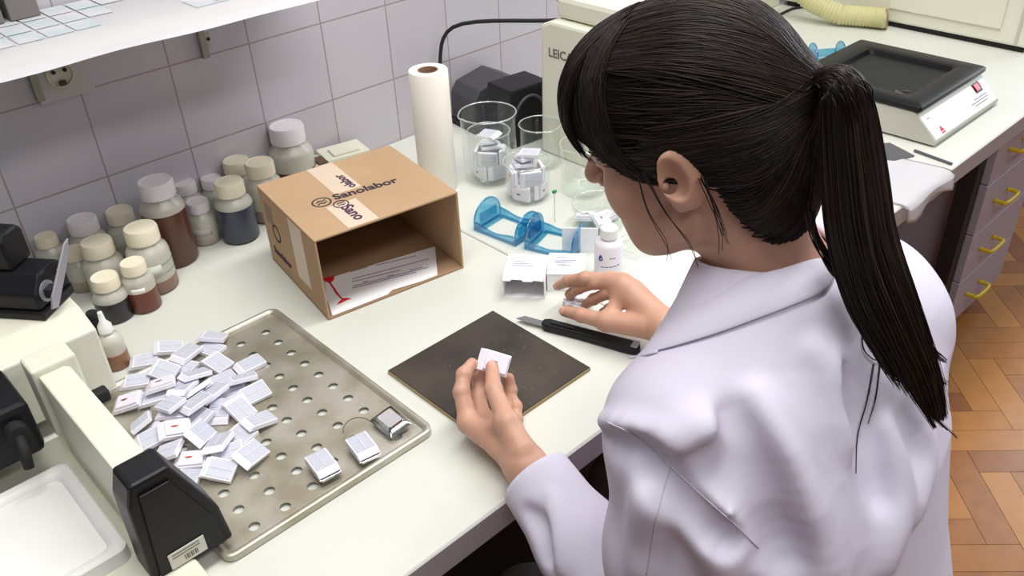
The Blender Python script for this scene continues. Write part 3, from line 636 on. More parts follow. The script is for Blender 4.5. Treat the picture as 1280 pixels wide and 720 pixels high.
# ------------------------------------------------------------------ small white boxes, bottle, dishes, papers
def small_boxes():
    a = at_z(629, 372); b = at_z(681, 374); ang = math.atan2(b[1]-a[1], b[0]-a[0]); W = float(np.hypot(*(b-a)[:2]))
    t = thing('blade_box', 'small white cardboard box with its torn open end facing the cutting board', 'box', (a[0], a[1], BZ), ang); D = .075; H = .034; T = .0012
    for nm, q in (('bottom_panel', (0, W, 0, D, 0, T)), ('top_panel', (0, W, 0.004, D, H-T, H)), ('side_panel', (0, T, 0, D, T+.0001, H-T-.0001)), ('side_panel', (W-T, W, 0, D, T+.0001, H-T-.0001)), ('back_panel', (T+.0001, W-T-.0001, D-T, D, T+.0001, H-T-.0001))):
        bm = bmesh.new(); box(bm, *q); link(nm, bm_me(bm), m_paper, t)
    bm = bmesh.new(); prism(bm, [(.001, .004), (.001, -.003), (.012, -.004), (.014, .001), (.03, .0005), (.032, -.004), (.046, -.004), (.048, .0), (W-.002, -.002), (W-.002, .004)], H-T*.9, H-.0001, 'z'); link('torn_edge', bm_me(bm), m_paper, t)
    for i in range(3):
        bm = bmesh.new(); box(bm, .012, .012+.03-.006*i, .04+i*.006, .0412+i*.006, H+.0001, H+.0003); link('text_line', bm_me(bm), mat('grey_line', srgb(150, 140, 165), .9), t)
    # clear film lying over the rear half
    bm = bmesh.new(); P = []
    f = thing('plastic_film', 'strip of clear film lying across the tops of the small white boxes', 'film', (a[0], a[1], BZ+H+.0006), ang)
    for i in range(9):
        for j in range(4): P.append(bm.verts.new((-.004+.098*i/8, .030+.030*j/3+.004*math.sin(i*.9), .0012+.0016*math.sin(i*1.3+j))))
    for i in range(8):
        for j in range(3): bm.faces.new((P[i*4+j], P[i*4+j+1], P[(i+1)*4+j+1], P[(i+1)*4+j]))
    bmesh.ops.solidify(bm, geom=bm.faces[:], thickness=.0003)
    link('sheet', bm_me(bm), thin_mat('clear_film', (.95, .97, 1), .12), f, True)
    a = at_z(684, 366); b = at_z(727, 367); ang = math.atan2(b[1]-a[1], b[0]-a[0])
    t = thing('blade_box', 'small closed white box with grey print, right of the open box', 'box', (a[0]+.004, a[1]+.004, BZ), ang)
    W = .058
    bm = bmesh.new(); box(bm, 0, W, 0, .062, 0, .030, .0006, 1); link('carton', bm_me(bm), m_paper, t)
    bm = bmesh.new(); box(bm, -.0004, W+.0004, -.0004, .0625, .0302, .0315, .0004, 1); link('lid_flap', bm_me(bm), m_paper, t)
    for i, (x0, x1, y) in enumerate(((.012, .03, .048), (.008, .044, .040), (.010, .040, .034), (.014, .036, .026))):
        bm = bmesh.new(); box(bm, x0, x1, y, y+.0016, .0316, .0318); link('text_line', bm_me(bm), mat('violet_line', srgb(120, 110, 150), .9), t)
    c = at_z(726, 327); t = thing('white_card', 'white card standing upright behind the small closed box', 'card', (c[0]+.022, c[1]+.022, BZ), ang)
    bm = bmesh.new(); box(bm, -.03, .03, -.0008, .0008, 0, .046, .0004, 1); link('card', bm_me(bm), m_paper, t)
    bm = bmesh.new(); box(bm, .0302, .0314, -.001, .001, 0, .0465); link('dark_edge', bm_me(bm), mat('grey_green_edge', srgb(110, 112, 100), .7), t)
small_boxes()
def logo_bottle():
    p = at_z(760, 343); t = thing('spray_bottle', 'white plastic bottle with a blue drop emblem between the right hand and the beakers', 'bottle', (p[0], p[1], BZ), 0)
    R = .0225
    bm = bmesh.new(); lathe(bm, [(0, 0), (R*.9, 0), (R, .003), (R, .058), (R*.9, .064), (R*.5, .068), (R*.5, .071)], 36); link('body', bm_me(bm), mat('white_bottle', srgb(236, 234, 240), .4), t, 50)
    bm = bmesh.new(); lathe(bm, [(R*.4, .0712), (R*.62, .0712), (R*.60, .086), (R*.5, .0885), (0, .0885)], 30); link('cap', bm_me(bm), m_white, t, 40)
    th = math.atan2(-.64, -.77)
    def wrap(me, ang0, z0):
        for v in me.vertices:
            a = ang0+v.co.x/R; r = R+.0003+v.co.z; v.co = (r*math.cos(a), r*math.sin(a), z0+v.co.y)
        return me
    mb = mat('blue_print', srgb(50, 66, 140), .6)
    me = plate([[(0, .006), (-.003, .001), (-.0042, -.003), (-.002, -.006), (.002, -.006), (.0042, -.003), (.003, .001)], circ(.0006, -.0022, .0016, 10)], .0001); link('drop_emblem', wrap(me, th-.55, .043), mb, t)
    me = plate([[(0, 0), (.009, 0), (.009, .002), (0, .002)]], .0001); link('text_line', wrap(me, th+.1, .042), mat('grey_print2', srgb(130, 130, 150), .7), t)
    for i in range(5):
        me = plate([[(0, 0), (.005, 0), (.005, .0012), (0, .0012)]], .0001); link('text_line', wrap(me, th-.5+.29*i, .026+.0005*i), mb, t)
logo_bottle()
def beaker(px, py, R, H, label, n_in=0, water=0, spout=True, group='glass beakers', seed=0, wob=0):
    p = at_z(px, py); t = thing('glass_beaker', label, 'beaker', (p[0], p[1], BZ), seed, group)
    bm = bmesh.new(); th = .0012
    lathe(bm, [(0, .0004), (R-.006, .0004), (R, .006), (R, H-.005), (R+.0015, H-.0015), (R+.003, H), (R+.0022, H+.001), (R-th, H-.004), (R-th, .007), (R-.007, .0022), (0, .0022)], 48); link('wall', bm_me(bm), m_glass, t, 60)
    bm = bmesh.new(); P = [(R*1.03*math.cos(a)+(0.006 if abs(a-2.4) < .2 else 0)*math.cos(a), R*1.03*math.sin(a), H+.0008) for a in np.linspace(0, 2*math.pi, 49)]
    tube(bm, P, .0013, 6); link('rim', bm_me(bm), thin_mat('rim_glass', (.9, .94, .93), .22, .35, srgb(230, 236, 234)), t, True)
    if water:
        bm = bmesh.new(); lathe(bm, [(0, .0026), (R-.008, .0026), (R-.0022, .008), (R-.0022, water), (0, water-.0008)], 40); link('water', bm_me(bm), m_water, t, 50)
    return p
def fill(p, R, z0, layers, lab, lab2, grp, seed):
    """cassettes standing round the inside of a beaker, a few lying on top"""
    r = np.random.default_rng(seed); rin = math.sqrt((R-.0028)**2-.0206**2)-.0101
    for l in range(layers):
        for i in range(4):
            a = i*math.pi/2+l*.8+seed+r.uniform(-.05, .05); t = cassette((p[0]+rin*math.cos(a), p[1]+rin*math.sin(a), z0+.0145+l*.0287), (math.pi/2, 0, a+math.pi/2), lab, grp, (i+l) % 3 != 1, 'brown')
    zt = z0+layers*.0287
    for i in range(3):
        cassette((p[0]+r.uniform(-.004, .004), p[1]+r.uniform(-.004, .004), zt+.002+i*.0108), (r.uniform(-.12, .12), r.uniform(-.1, .1), r.uniform(0, 6)), lab2, grp, i == 1, 'brown')
B1 = beaker(614, 222, .052, .134, 'tallest glass beaker, behind the blue racks, with a smaller beaker standing inside', seed=.3)
def inner():
    R, H = .040, .095; p = B1
    t = thing('inner_beaker', 'smaller glass beaker holding cassettes, standing inside the tallest beaker', 'beaker', (p[0], p[1], BZ+.0028))
    bm = bmesh.new(); lathe(bm, [(0, 0), (R-.005, 0), (R, .005), (R, H-.003), (R+.0015, H), (R-.0012, H-.001), (R-.0012, .006), (R-.006, .0018), (0, .0018)], 40); link('wall', bm_me(bm), m_glass, t, 60)
    bm = bmesh.new(); tube(bm, [(R*1.02*math.cos(a), R*1.02*math.sin(a), H+.0006) for a in np.linspace(0, 2*math.pi, 41)], .0011, 6); link('rim', bm_me(bm), MATS['rim_glass'], t, True)
    fill(p, R, BZ+.0065, 2, 'white cassette standing inside the small beaker within the tallest beaker', 'white cassette lying on top inside the small beaker within the tallest beaker', 'cassettes in the nested beaker', 3)
inner()
B2 = beaker(660, 246, .0425, .074, 'glass beaker packed with tissue cassettes, behind the blue racks', seed=1.2)
fill(B2, .0425, BZ+.006, 2, 'white cassette standing against the glass of the packed beaker behind the blue racks', 'white cassette lying on top in the packed beaker behind the blue racks', 'cassettes in the packed beaker', 5)
B3 = beaker(676, 205, .040, .085, 'empty looking beaker between the packed beaker and the black housing', seed=2)
B4 = beaker(729, 238, .042, .095, 'beaker of clear liquid half hidden behind the bowed face', water=.03, seed=.5)
def dish():
    p = at_z(735, 282); t = thing('glass_bowl', 'low wide glass dish of clear liquid with specks, beside the blue racks', 'dish', (p[0]+.012, p[1]-.012, BZ)); R = .045; H = .044
    bm = bmesh.new(); lathe(bm, [(0, .0004), (R-.008, .0004), (R, .007), (R+.001, H), (R, H+.001), (R-.0012, H-.001), (R-.0013, .008), (R-.009, .0022), (0, .0022)], 48); link('wall', bm_me(bm), m_glass, t, 60)
    bm = bmesh.new(); tube(bm, [(R*1.01*math.cos(a), R*1.01*math.sin(a), H+.0006) for a in np.linspace(0, 2*math.pi, 49)], .0012, 6); link('rim', bm_me(bm), MATS['rim_glass'], t, True)
    bm = bmesh.new(); lathe(bm, [(0, .0026), (R-.010, .0026), (R-.0022, .009), (R-.0022, .03), (0, .0295)], 40); link('water', bm_me(bm), m_water, t, 50)
    c = (p[0]+.012, p[1]-.012)
    for i in range(3):
        a = i*2.1; cassette((c[0]+.019*math.cos(a), c[1]+.019*math.sin(a), BZ+.006+i*.006), (.1, .1, a), 'cassette sunk in the low glass dish of liquid', 'cassettes in the glass dish', True, 'brown')
    p = at_z(798, 312); t = thing('petri_dish', 'flat clear petri dish just in front of the bowed face\'s chin', 'dish', (p[0], p[1], BZ)); R = .034
    bm = bmesh.new(); lathe(bm, [(0, .0003), (R, .0003), (R, .012), (R-.0012, .012), (R-.0012, .0018), (0, .0018)], 44); link('base', bm_me(bm), m_glass, t, 50)
    bm = bmesh.new(); tube(bm, [(R*1.0*math.cos(a), R*1.0*math.sin(a), .0128) for a in np.linspace(0, 2*math.pi, 45)], .0011, 6); link('rim', bm_me(bm), MATS['rim_glass'], t, True)
dish()
def green_clip():
    p = at_z(693, 240, BZ+.06)
    t = thing('green_clip', 'tiny green clip on a clear stick leaning in the beaker beside the hair fringe', 'clip', (p[0], p[1], BZ+.06))
    bm = bmesh.new(); box(bm, -.004, .004, -.0025, .0025, -.002, .003, .001); link('clip', bm_me(bm), mat('green_plastic', srgb(30, 140, 70), .4), t)
    bm = bmesh.new(); tube(bm, [(0, 0, -.060), (0, 0, -.003)], .0012, 8); link('stick', bm_me(bm), thin_mat('stick_clear', (.85, .92, .88), .1, .3, srgb(220, 230, 224)), t)
green_clip()
# blue slide racks --------------------------------------------------------
def rack(cx, cy, rz, Ln, label):
    t = thing('slide_rack', label, 'rack', (cx, cy, BZ), rz, 'clear blue slide racks'); W = .035; H = .047
    def end(y, nm, slots):
        pts = [(-W, .002), (W, .002), (W, .014)]+[(W*math.cos(a), .014+(H-.012)*math.sin(a)) for a in np.linspace(.0, math.pi, 15)[1:-1]]+[(-W, .014)]
        bm = bmesh.new(); prism(bm, pts, y-.0014, y+.0014, 'y', .0006); o = link(nm, bm_me(bm), m_blue, t)
        bm = bmesh.new()
        tube(bm, [(x, y, z) for x, z in pts+[pts[0]]], .0018, 6); link('rim_bead', bm_me(bm), m_blue, o, True)
        if slots:
            bm = bmesh.new()
            for i in range(9): box(bm, -.020+i*.005-.0008, -.020+i*.005+.0008, y+slots*.0016, y+slots*.005, .012, .029)
            link('slot_ribs', bm_me(bm), m_blue, o)
    end(-Ln/2, 'end_panel', 1); end(Ln/2, 'end_panel', -1)
    for s in (-1, 1):
        bm = bmesh.new(); P = [(s*W*.97, y, .016-.007*math.cos(y/Ln*math.pi)**2) for y in np.linspace(-Ln/2+.002, Ln/2-.002, 14)]
        for a, b in zip(P, P[1:]):
            v = [bm.verts.new(q) for q in ((a[0]-.001, a[1], .0), (a[0]+.001, a[1], .0), (a[0]+.001, a[1], a[2]), (a[0]-.001, a[1], a[2]), (b[0]-.001, b[1], .0), (b[0]+.001, b[1], .0), (b[0]+.001, b[1], b[2]), (b[0]-.001, b[1], b[2]))]
            for f in ((0, 1, 5, 4), (1, 2, 6, 5), (2, 3, 7, 6), (3, 0, 4, 7)): bm.faces.new([v[k] for k in f])
        bmesh.ops.remove_doubles(bm, verts=bm.verts, dist=1e-6); link('side_wall', bm_me(bm), m_blue, t)
        bm = bmesh.new(); tube(bm, [(s*W*.97, p[1], p[2]+.0008) for p in P], .0017, 6); link('side_rail', bm_me(bm), m_blue, t, True)
        bm = bmesh.new(); box(bm, s*W*.9-.003, s*W*.9+.003, -Ln/2+.003, Ln/2-.003, .0, .003, .0008, 1); link('base_rail', bm_me(bm), m_blue, t)
    bm = bmesh.new(); box(bm, -W*.8, W*.8, -Ln/2+.002, -Ln/2+.012, .0, .003); box(bm, -W*.8, W*.8, Ln/2-.012, Ln/2-.002, 0, .003); link('cross_strip', bm_me(bm), m_blue, t)
rack(.892, .992, .12, .092, 'clear blue slide rack with slotted end, the one nearer the carton')
rack(.914, .893, .32, .086, 'clear blue slide rack in front of the glass dish, nearer the small white boxes')
# sheets on the bench under the right arm
def sheets():
    P = [at_z(x, y, BZ+.001) for x, y in ((800, 322), (860, 318), (905, 400), (835, 432), (770, 392))]
    c = np.mean(P, axis=0)
    me = plate([[(q[0]-c[0], q[1]-c[1]) for q in P]], .0004); o = link('paper_sheet', me, m_paper); o.location = (c[0], c[1], BZ+.0006); tag(o, 'blank white paper sheet on the bench under the right forearm', 'paper')
    t = thing('crumpled_tissue', 'crumpled white tissue pinched under the right hand', 'tissue', tuple(at_z(722, 378, BZ+.016)))
    bm = bmesh.new(); bmesh.ops.create_icosphere(bm, subdivisions=4, radius=.015)
    for v in bm.verts:
        n = v.co.normalized(); k = 1+.22*math.sin(9*n.x+3*n.y)*math.cos(8*n.y+2)+.14*math.sin(17*n.z+6*n.x); v.co = Vector((n.x*.021*k, n.y*.017*k, n.z*.0125*k))
    link('tissue', bm_me(bm), m_paper, t, True)
sheets()
# ------------------------------------------------------------------ right end of the bench
def hotplate():
    t = thing('hotplate', 'cream laboratory hotplate with a black top and slanted control panel', 'hotplate', (1.69, .60, BZ)); W = .30; D = .335
    bm = bmesh.new(); prism(bm, [(0.004, .004), (D, .004), (D, .062), (.055, .062), (.002, .014)], 0, W, 'x', .002); link('housing', bm_me(bm), m_creamd, t)
    for fx in (.03, W-.03):
        for fy in (.03, D-.03):
            bm = bmesh.new(); lathe(bm, [(0, 0), (.012, 0), (.012, .0035), (0, .0035)], 14, Matrix.Translation((fx, fy, 0))); link('foot', bm_me(bm), m_blackm, t)
    # panel frame (slanted): local x along W, y up the slope
    o = np.array([0, .0035, .0150]); up = np.array([0, .0535, .0480]); Ls = float(np.linalg.norm(up)); u = up/Ls; nrm = np.cross([1, 0, 0], u)
    mpan = mat('white_panel', srgb(246, 245, 238), .5)
    def flat(pts, m, nm, lift, ext=.0002, par=None):
        me = plate([pts], ext); link(nm, put(me, o+nrm*lift, (1, 0, 0), u), m, par or t)
    flat([(.004, .002), (W-.004, .002), (W-.004, Ls-.003), (.004, Ls-.003)], mpan, 'control_panel', .0006)
    sw = [(.235, .034), (.265, .034), (.265, .056), (.235, .056)]
    flat(sw, m_black, 'switch_frame', .0014, .0006)
    flat([(.238, .038), (.256, .038), (.256, .053), (.238, .053)], mat('red_rocker', srgb(220, 20, 40), .3), 'red_switch', .003, .0012)
    flat(circ(.263, .048, .009, 18), mat('pale_red', srgb(236, 150, 150), .6), 'switch_halo', .0010, .0001)
    flat([(.035, .010), (.043, .022), (.051, .010)], mat('red_mark', srgb(200, 50, 60), .6), 'red_emblem', .0011, .0001)
    flat([(.036, .005), (.051, .005), (.051, .008), (.036, .008)], MATS['red_mark'], 'red_emblem', .0011, .0001)
    for i, (x0, x1, y) in enumerate(((.19, .27, .018), (.21, .27, .024), (.20, .26, .012), (.02, .03, .045))): flat([(x0, y), (x1, y), (x1, y+.002), (x0, y+.002)], mat('grey_line', srgb(150, 140, 165), .9), 'text_line', .0011, .0001)
    # black top: frame with a recessed pan
    bm = bmesh.new(); rings = []
    y0, y1 = .048, D-.002
    for ins, z in ((0, .0622), (-.004, .066), (-.004, .074), (0, .0765), (.038, .0765), (.044, .0745), (.048, .0655)):
        rings.append([bm.verts.new((x, y, z)) for x, y in rrect(ins, W-ins, y0+ins, y1-ins, .006 if ins <= 0 else .012, 4)])
    n = len(rings[0])
    for a, b in zip(rings, rings[1:]):
        for i in range(n): bm.faces.new((a[i], a[(i+1) % n], b[(i+1) % n], b[i]))
    bm.faces.new(rings[0]); link('top_frame', bm_me(bm), mat('black_enamel', (.006, .006, .007), .4, spec=.25), t, 40)
    bm = bmesh.new(); box(bm, .050, W-.050, y0+.050, y1-.050, .0635, .0665); link('pan', bm_me(bm), mat('black_pan', (.010, .012, .012), .45, bump=.05, bscale=30, spec=.25), t)
    p = at_z(1128, 115, BZ+.07); g = thing('glass_slide', 'scrap of clear film lying in the hotplate\'s black pan', 'film', (p[0], p[1], BZ+.0668), .2)
    bm = bmesh.new(); P = [bm.verts.new((-.03+.06*i/8, (.014 if j else -.014)*(1-.3*abs(i-4)/4), .0006+.003*(1+math.sin(i*1.7+j)))) for i in range(9) for j in range(2)]
    for i in range(8): bm.faces.new((P[i*2], P[i*2+1], P[i*2+3], P[i*2+2]))
    bmesh.ops.solidify(bm, geom=bm.faces[:], thickness=.0004); link('film', bm_me(bm), thin_mat('crumpled_film', (.9, .9, .9), .25, .15), g, True)
hotplate()
def big_device():
    t = thing('tissue_processor', 'big cream cabinet instrument at the photo\'s top right corner', 'instrument', (2.35, .62, BZ)); 
    bm = bmesh.new(); box(bm, 0, .6, .06, .74, .014, .44, .006); link('housing', bm_me(bm), m_cream, t)
    bm = bmesh.new(); box(bm, .01, .59, .07, .73, 0, .0138); link('plinth', bm_me(bm), m_blackm, t)
    bm = bmesh.new(); box(bm, -.006, -.0005, .13, .42, .05, .40, .002); link('side_panel', bm_me(bm), m_cream, t)
    bm = bmesh.new(); box(bm, -.0035, -.0005, .085, .092, .02, .43); link('seam', bm_me(bm), m_creamd, t)
    bm = bmesh.new(); lathe(bm, [(0, 0), (.007, 0), (.007, .006), (.005, .008), (0, .008)], 14, Matrix.Translation((-.0005, .46, .03)) @ Matrix.Rotation(-math.pi/2, 4, 'Y')); link('knob', bm_me(bm), m_blackm, t)
    # low hood at the left of it
    t2 = thing('pump_unit', 'low cream unit with a black slot that the ribbed hose runs in front of', 'instrument', (2.30, 1.385, BZ))
    bm = bmesh.new(); box(bm, -.30, .045, -.02, .05, 0, .30, .006); link('housing', bm_me(bm), m_cream, t2)
    bm = bmesh.new(); box(bm, -.235, -.17, -.0225, -.0205, .075, .10, .0005); link('slot', bm_me(bm), m_blackm, t2)
    bm = bmesh.new(); lathe(bm, [(0, .0205), (.004, .0205), (.004, .0245), (0, .0245)], 12, Matrix.Translation((-.10, 0, .07)) @ Matrix.Rotation(math.pi/2, 4, 'X')); link('screw', bm_me(bm), m_blackm, t2)
    # ribbed hose
    P = [at_d(x, y, D) for x, y, D in ((985, -40, 2.40), (1008, -4, 2.40), (1030, 10, 2.39), (1060, 21, 2.38), (1090, 25, 2.36), (1112, 21, 2.35))]
    P[-1][0] = 2.322
    S = spline(P, 150); S[:, 2] = np.maximum(S[:, 2], BZ+.0295); c = S.mean(axis=0); rad = [.026*(1+.07*math.sin(i*2*math.pi/4)) for i in range(150)]
    bm = bmesh.new(); tube(bm, S-c, rad, 20); o = link('ribbed_hose', bm_me(bm), mat('cream_rubber', srgb(206, 200, 150), .5), None, True, loc=tuple(c)); tag(o, 'cream ribbed hose curving into the big cream instrument', 'hose')
    # black cable
    P = [at_z(x, y, BZ+.004) for x, y in ((955, 28), (975, 18), (990, 11), (1001, 9))]; c = np.mean(P, axis=0)
    bm = bmesh.new(); tube(bm, spline(P-c, 20), .0035, 8); o = link('cable', bm_me(bm), m_blackm, None, True, loc=tuple(c)); tag(o, 'black cable on the bench above the crown of the head', 'cable')
    P = [at_d(x, y, 1.74) for x, y in ((690, -30), (698, 0), (704, 24))]; P.append(np.array([1.14, 1.40, .98])); P.append(np.array([1.10, 1.42, .88])); c = np.mean(P, axis=0)
    bm = bmesh.new(); tube(bm, spline(P-c, 30), .004, 8); o = link('cable', bm_me(bm), m_blackm, None, True, loc=tuple(c)); tag(o, 'black cable hanging down the tiled wall beside the cream instrument', 'cable')
big_device()
def blue_goggles():
    p = at_z(1032, 76, BZ); t = thing('slide_rack', 'clear blue slide rack beside the hotplate, behind the ponytail', 'rack', (float(p[0]), float(p[1]), BZ), .9)
    bm = bmesh.new(); W = .03; H = .045
    pts = [(-W, 0), (W, 0), (W, .02)]+[(W*math.cos(a), .02+(H-.02)*math.sin(a)) for a in np.linspace(0, math.pi, 13)[1:-1]]+[(-W, .02)]
    for y in (-.035, .035):
        bm = bmesh.new(); prism(bm, pts, y-.0015, y+.0015, 'y', .0006); link('end_panel', bm_me(bm), m_blue, t)
        bm = bmesh.new(); tube(bm, [(x, y, z) for x, z in pts+[pts[0]]], .002, 6); link('rim_bead', bm_me(bm), m_blue, t, True)
    for s in (-1, 1):
        bm = bmesh.new(); box(bm, s*W-.001, s*W+.001, -.0332, .0332, 0, .02); link('side_wall', bm_me(bm), m_blue, t)
blue_goggles()
def right_bits():
    P = [at_z(x, y, BZ+.002) for x, y in ((1100, 180), (1112, 179), (1143, 195), (1118, 201), (1095, 200))]; c = np.mean(P, axis=0)
    me = plate([[(q[0]-c[0], q[1]-c[1]) for q in P]], .0015); o = link('grey_plate', me, mat('grey_glass_plate', srgb(92, 92, 96), .3)); o.location = (c[0], c[1], BZ+.002); tag(o, 'dark grey flat plate on the bench beside the ponytail', 'plate')
    a, b = at_z(1143, 188, BZ+.003), at_z(1190, 205, BZ+.003); c = (a+b)/2
    bm = bmesh.new(); tube(bm, [a-c, b-c], .0028, 6); o = link('pencil', bm_me(bm), mat('grey_pencil', srgb(84, 84, 92), .4), loc=tuple(c)); tag(o, 'dark grey pencil lying on the bench in front of the hotplate', 'pencil')
    # paper hanging over the bench edge
    t = thing('paper_towel', 'white paper towel hanging over the bench edge beside the ponytail', 'paper', (1.50, .56, BZ+.0006))
    bm = bmesh.new(); G = []; nu, nv = 22, 18
    A_, B_ = at_z(1100, 207, BZ), at_z(1164, 198, BZ)
    C_, D_ = at_z(1098, 262, BZ), at_z(1169, 262, BZ)
    for i in range(nu):
        row = []
        for j in range(nv):
            u, v = i/(nu-1), j/(nv-1)
            x = .0+(1.40+.03*v)+(1.60-1.40-.01*v)*u; y = .66-.125*min(v/.72, 1); z = .0014
            if v > .72: k = (v-.72)/.28; y = .535-.004-.004*math.sin(u*9)*k; z = .0014-.034*k*(1+.3*math.sin(u*7))
            z += .0012*(1+math.sin(u*11+v*4))*(1 if v < .7 else .3)
            row.append(bm.verts.new((x-1.50, y-.56-(.0045 if v > .72 else 0), z)))
        G.append(row)
    for i in range(nu-1):
        for j in range(nv-1): bm.faces.new((G[i][j], G[i+1][j], G[i+1][j+1], G[i][j+1]))
    bmesh.ops.solidify(bm, geom=bm.faces[:], thickness=.0004); link('sheet', bm_me(bm), m_paper, t, True)
right_bits()
def cream_instrument():
    t = thing('rotary_microtome', 'cream instrument with a printed name on its side, behind the head', 'instrument', (1.165, .82, BZ))
    bm = bmesh.new(); prism(bm, [(0, .0), (.36, 0), (.355, .262), (.33, .272), (.02, .272), (0, .24)], 0, .17, 'x', .006); link('housing', bm_me(bm), m_cream, t)
    bm = bmesh.new(); box(bm, .02, .15, .10, .335, .2725, .315, .010); link('top_cover', bm_me(bm), m_cream, t)
    me = text_me('LEICA', .024, .0004); link('printed_name', put(me, (-.0006, .335, .205), (0, -1, 0), (0, 0, 1)), mat('grey_letters', srgb(110, 106, 98), .7), t)
    bm = bmesh.new(); lathe(bm, [(0, .0), (.05, 0), (.055, .006), (.055, .018), (.02, .024), (0, .024)], 32, Matrix.Translation((-.0005, .10, .13)) @ Matrix.Rotation(-math.pi/2, 4, 'Y')); link('hand_wheel', bm_me(bm), m_creamd, t, 40)
cream_instrument()
# ------------------------------------------------------------------ microtome, front left
def microtome():
    t = thing('sledge_microtome', 'large cream microtome with a black specimen clamp and black ended beam at the left edge', 'microtome', (.14, .90, BZ))
    def pb(nm, m, par=None, sm=False, **k): pass
    X, Y = .14, .90
    # base casting
    bm = bmesh.new(); box(bm, -.36, .02, -.26, .10, 0, .028, .006); link('base', bm_me(bm), m_cream, t)
    # rear pedestal with sloping front panel
    bm = bmesh.new(); prism(bm, [(.137, .0285), (.330, .0285), (.330, .138), (.183, .138), (.137, .124)], -.36, .079, 'x', .003); link('pedestal', bm_me(bm), m_cream, t)
    # beam: top bright, long in Y
    bm = bmesh.new(); prism(bm, [(-.015, .0285), (.020, .0285), (.020, .146), (.014, .150), (-.015, .150)], -.157, .050, 'y', .002); link('beam', bm_me(bm), m_cream, t)
    bm = bmesh.new(); box(bm, -.021, .030, .0505, .090, .06, .158, .003); link('beam_head', bm_me(bm), m_cream, t)
    bm = bmesh.new(); box(bm, .0215, .030, -.11, .068, .06, .105, .003); link('side_rail', bm_me(bm), m_creamd, t)
    bm = bmesh.new(); box(bm, .0305, .050, .050, .066, .075, .092, .003); link('stop_block', bm_me(bm), m_blackm, t)
    # black end cap (faceted)
    bm = bmesh.new()
    back = [(-.020, .0), (.030, .0), (.052, .085), (.030, .154), (-.014, .154), (-.020, .135)]
    prism(bm, [(-.026, .018), (.065, .018), (.060, .070), (.026, .154), (-.015, .154), (-.023, .128)], -.200, -.158, 'y', .004); link('end_cap', bm_me(bm), m_black, t)
    bm = bmesh.new(); prism(bm, [(-.018, .024), (.055, .024), (.050, .066), (.021, .140), (-.010, .140)], -.2035, -.2005, 'y', .001); link('cap_face', bm_me(bm), m_black, t)
    bm = bmesh.new(); box(bm, -.006, .034, -.2052, -.2040, .030, .052, .0008); pl = link('name_plate', bm_me(bm), mat('pale_plate', srgb(216, 212, 200), .5), t)
    for k in range(7):
        bm = bmesh.new(); box(bm, .010+k*.0022, .0110+k*.0022+.0005*(k % 2), -.2055, -.2053, .034, .041); link('barcode_bar', bm_me(bm), mat('grey_letters', srgb(110, 106, 98), .7), pl)
    for z in (.044, .048): 
        bm = bmesh.new(); box(bm, -.002, .028, -.2055, -.2053, z, z+.0012); link('plate_line', bm_me(bm), MATS['grey_letters'], pl)
    # drip tray
    bm = bmesh.new(); rings = []
    for ins, z in ((0, .0285), (0, .046), (.002, .048), (.010, .048), (.014, .045), (.016, .040)):
        rings.append([bm.verts.new((x, y, z)) for x, y in rrect(-.30+ins, -.027-ins, -.158+ins, .022-ins, .012)])
    n = len(rings[0])
    for a, b in zip(rings, rings[1:]):
        for i in range(n): bm.faces.new((a[i], a[(i+1) % n], b[(i+1) % n], b[i]))
    bm.faces.new(rings[0]); bm.faces.new(rings[-1]); link('waste_tray', bm_me(bm), m_white, t, 40)
    # knife carrier with its lever at the far left
    bm = bmesh.new(); box(bm, -.26, -.037, .030, .125, .066, .138, .008); link('knife_carrier', bm_me(bm), m_black, t)
    bm = bmesh.new(); tube(bm, [(-.060, .022, .112), (-.063, .004, .100), (-.066, -.004, .080)], [.006, .0065, .0055], 14); link('lever', bm_me(bm), m_blackm, t, True)
    bm = bmesh.new(); lathe(bm, [(0, 0), (.012, 0), (.012, .02), (0, .02)], 18, Matrix.Translation((-.060, .034, .112)) @ Matrix.Rotation(math.radians(90), 4, 'X')); link('lever_boss', bm_me(bm), m_blackm, t, 40)
    # specimen clamp on the pedestal
    c = thing('specimen_clamp', 'black specimen clamp with a silver lever and disc on top of the microtome', 'clamp', (.175, 1.078, BZ+.1382), math.radians(38)); c.scale = (1.12, 1.12, 1.12)
    bm = bmesh.new(); prism(bm, [(.0, 0), (.060, 0), (.070, .010), (.070, .17), (0, .17)], 0, .010, 'z', .002); link('base_plate', bm_me(bm), m_black, c)
    bm = bmesh.new(); prism(bm, [(.004, .0102), (.064, .0102), (.064, .040), (.054, .050), (.022, .050), (.004, .030)], .004, .165, 'y', .003); link('block', bm_me(bm), m_black, c)
    bm = bmesh.new(); prism(bm, [(.022, .0502), (.060, .0502), (.060, .088), (.052, .096), (.032, .096), (.022, .086)], .036, .165, 'y', .004); link('jaw', bm_me(bm), m_black, c)
    M = Matrix.Translation((.022, .0034, .027)) @ Matrix(((1, 0, 0, 0), (0, 0, -1, 0), (0, 1, 0, 0), (0, 0, 0, 1)))
    bm = bmesh.new(); lathe(bm, [(0, 0), (.0125, 0), (.0125, .0016), (0, .0016)], 30, M); link('silver_disc', bm_me(bm), m_silver, c, 40)
    bm = bmesh.new(); box(bm, -.007, .007, -.006, .006, .0018, .010, .001, M=M); link('clamp_nut', bm_me(bm), m_blackm, c)
    bm = bmesh.new(); prism(bm, [(-.016, -.014), (-.006, -.018), (.040, .026), (.047, .042), (.038, .040), (-.010, -.002)], .0105, .013, 'z', .0006, M=M); link('lever', bm_me(bm), m_silver, c)
    for k in range(2):
        bm = bmesh.new(); box(bm, .026+.005*k, .029+.005*k, .004, .012, .0004, .0016, M=M); link('scale_mark', bm_me(bm), m_white, c)
microtome()
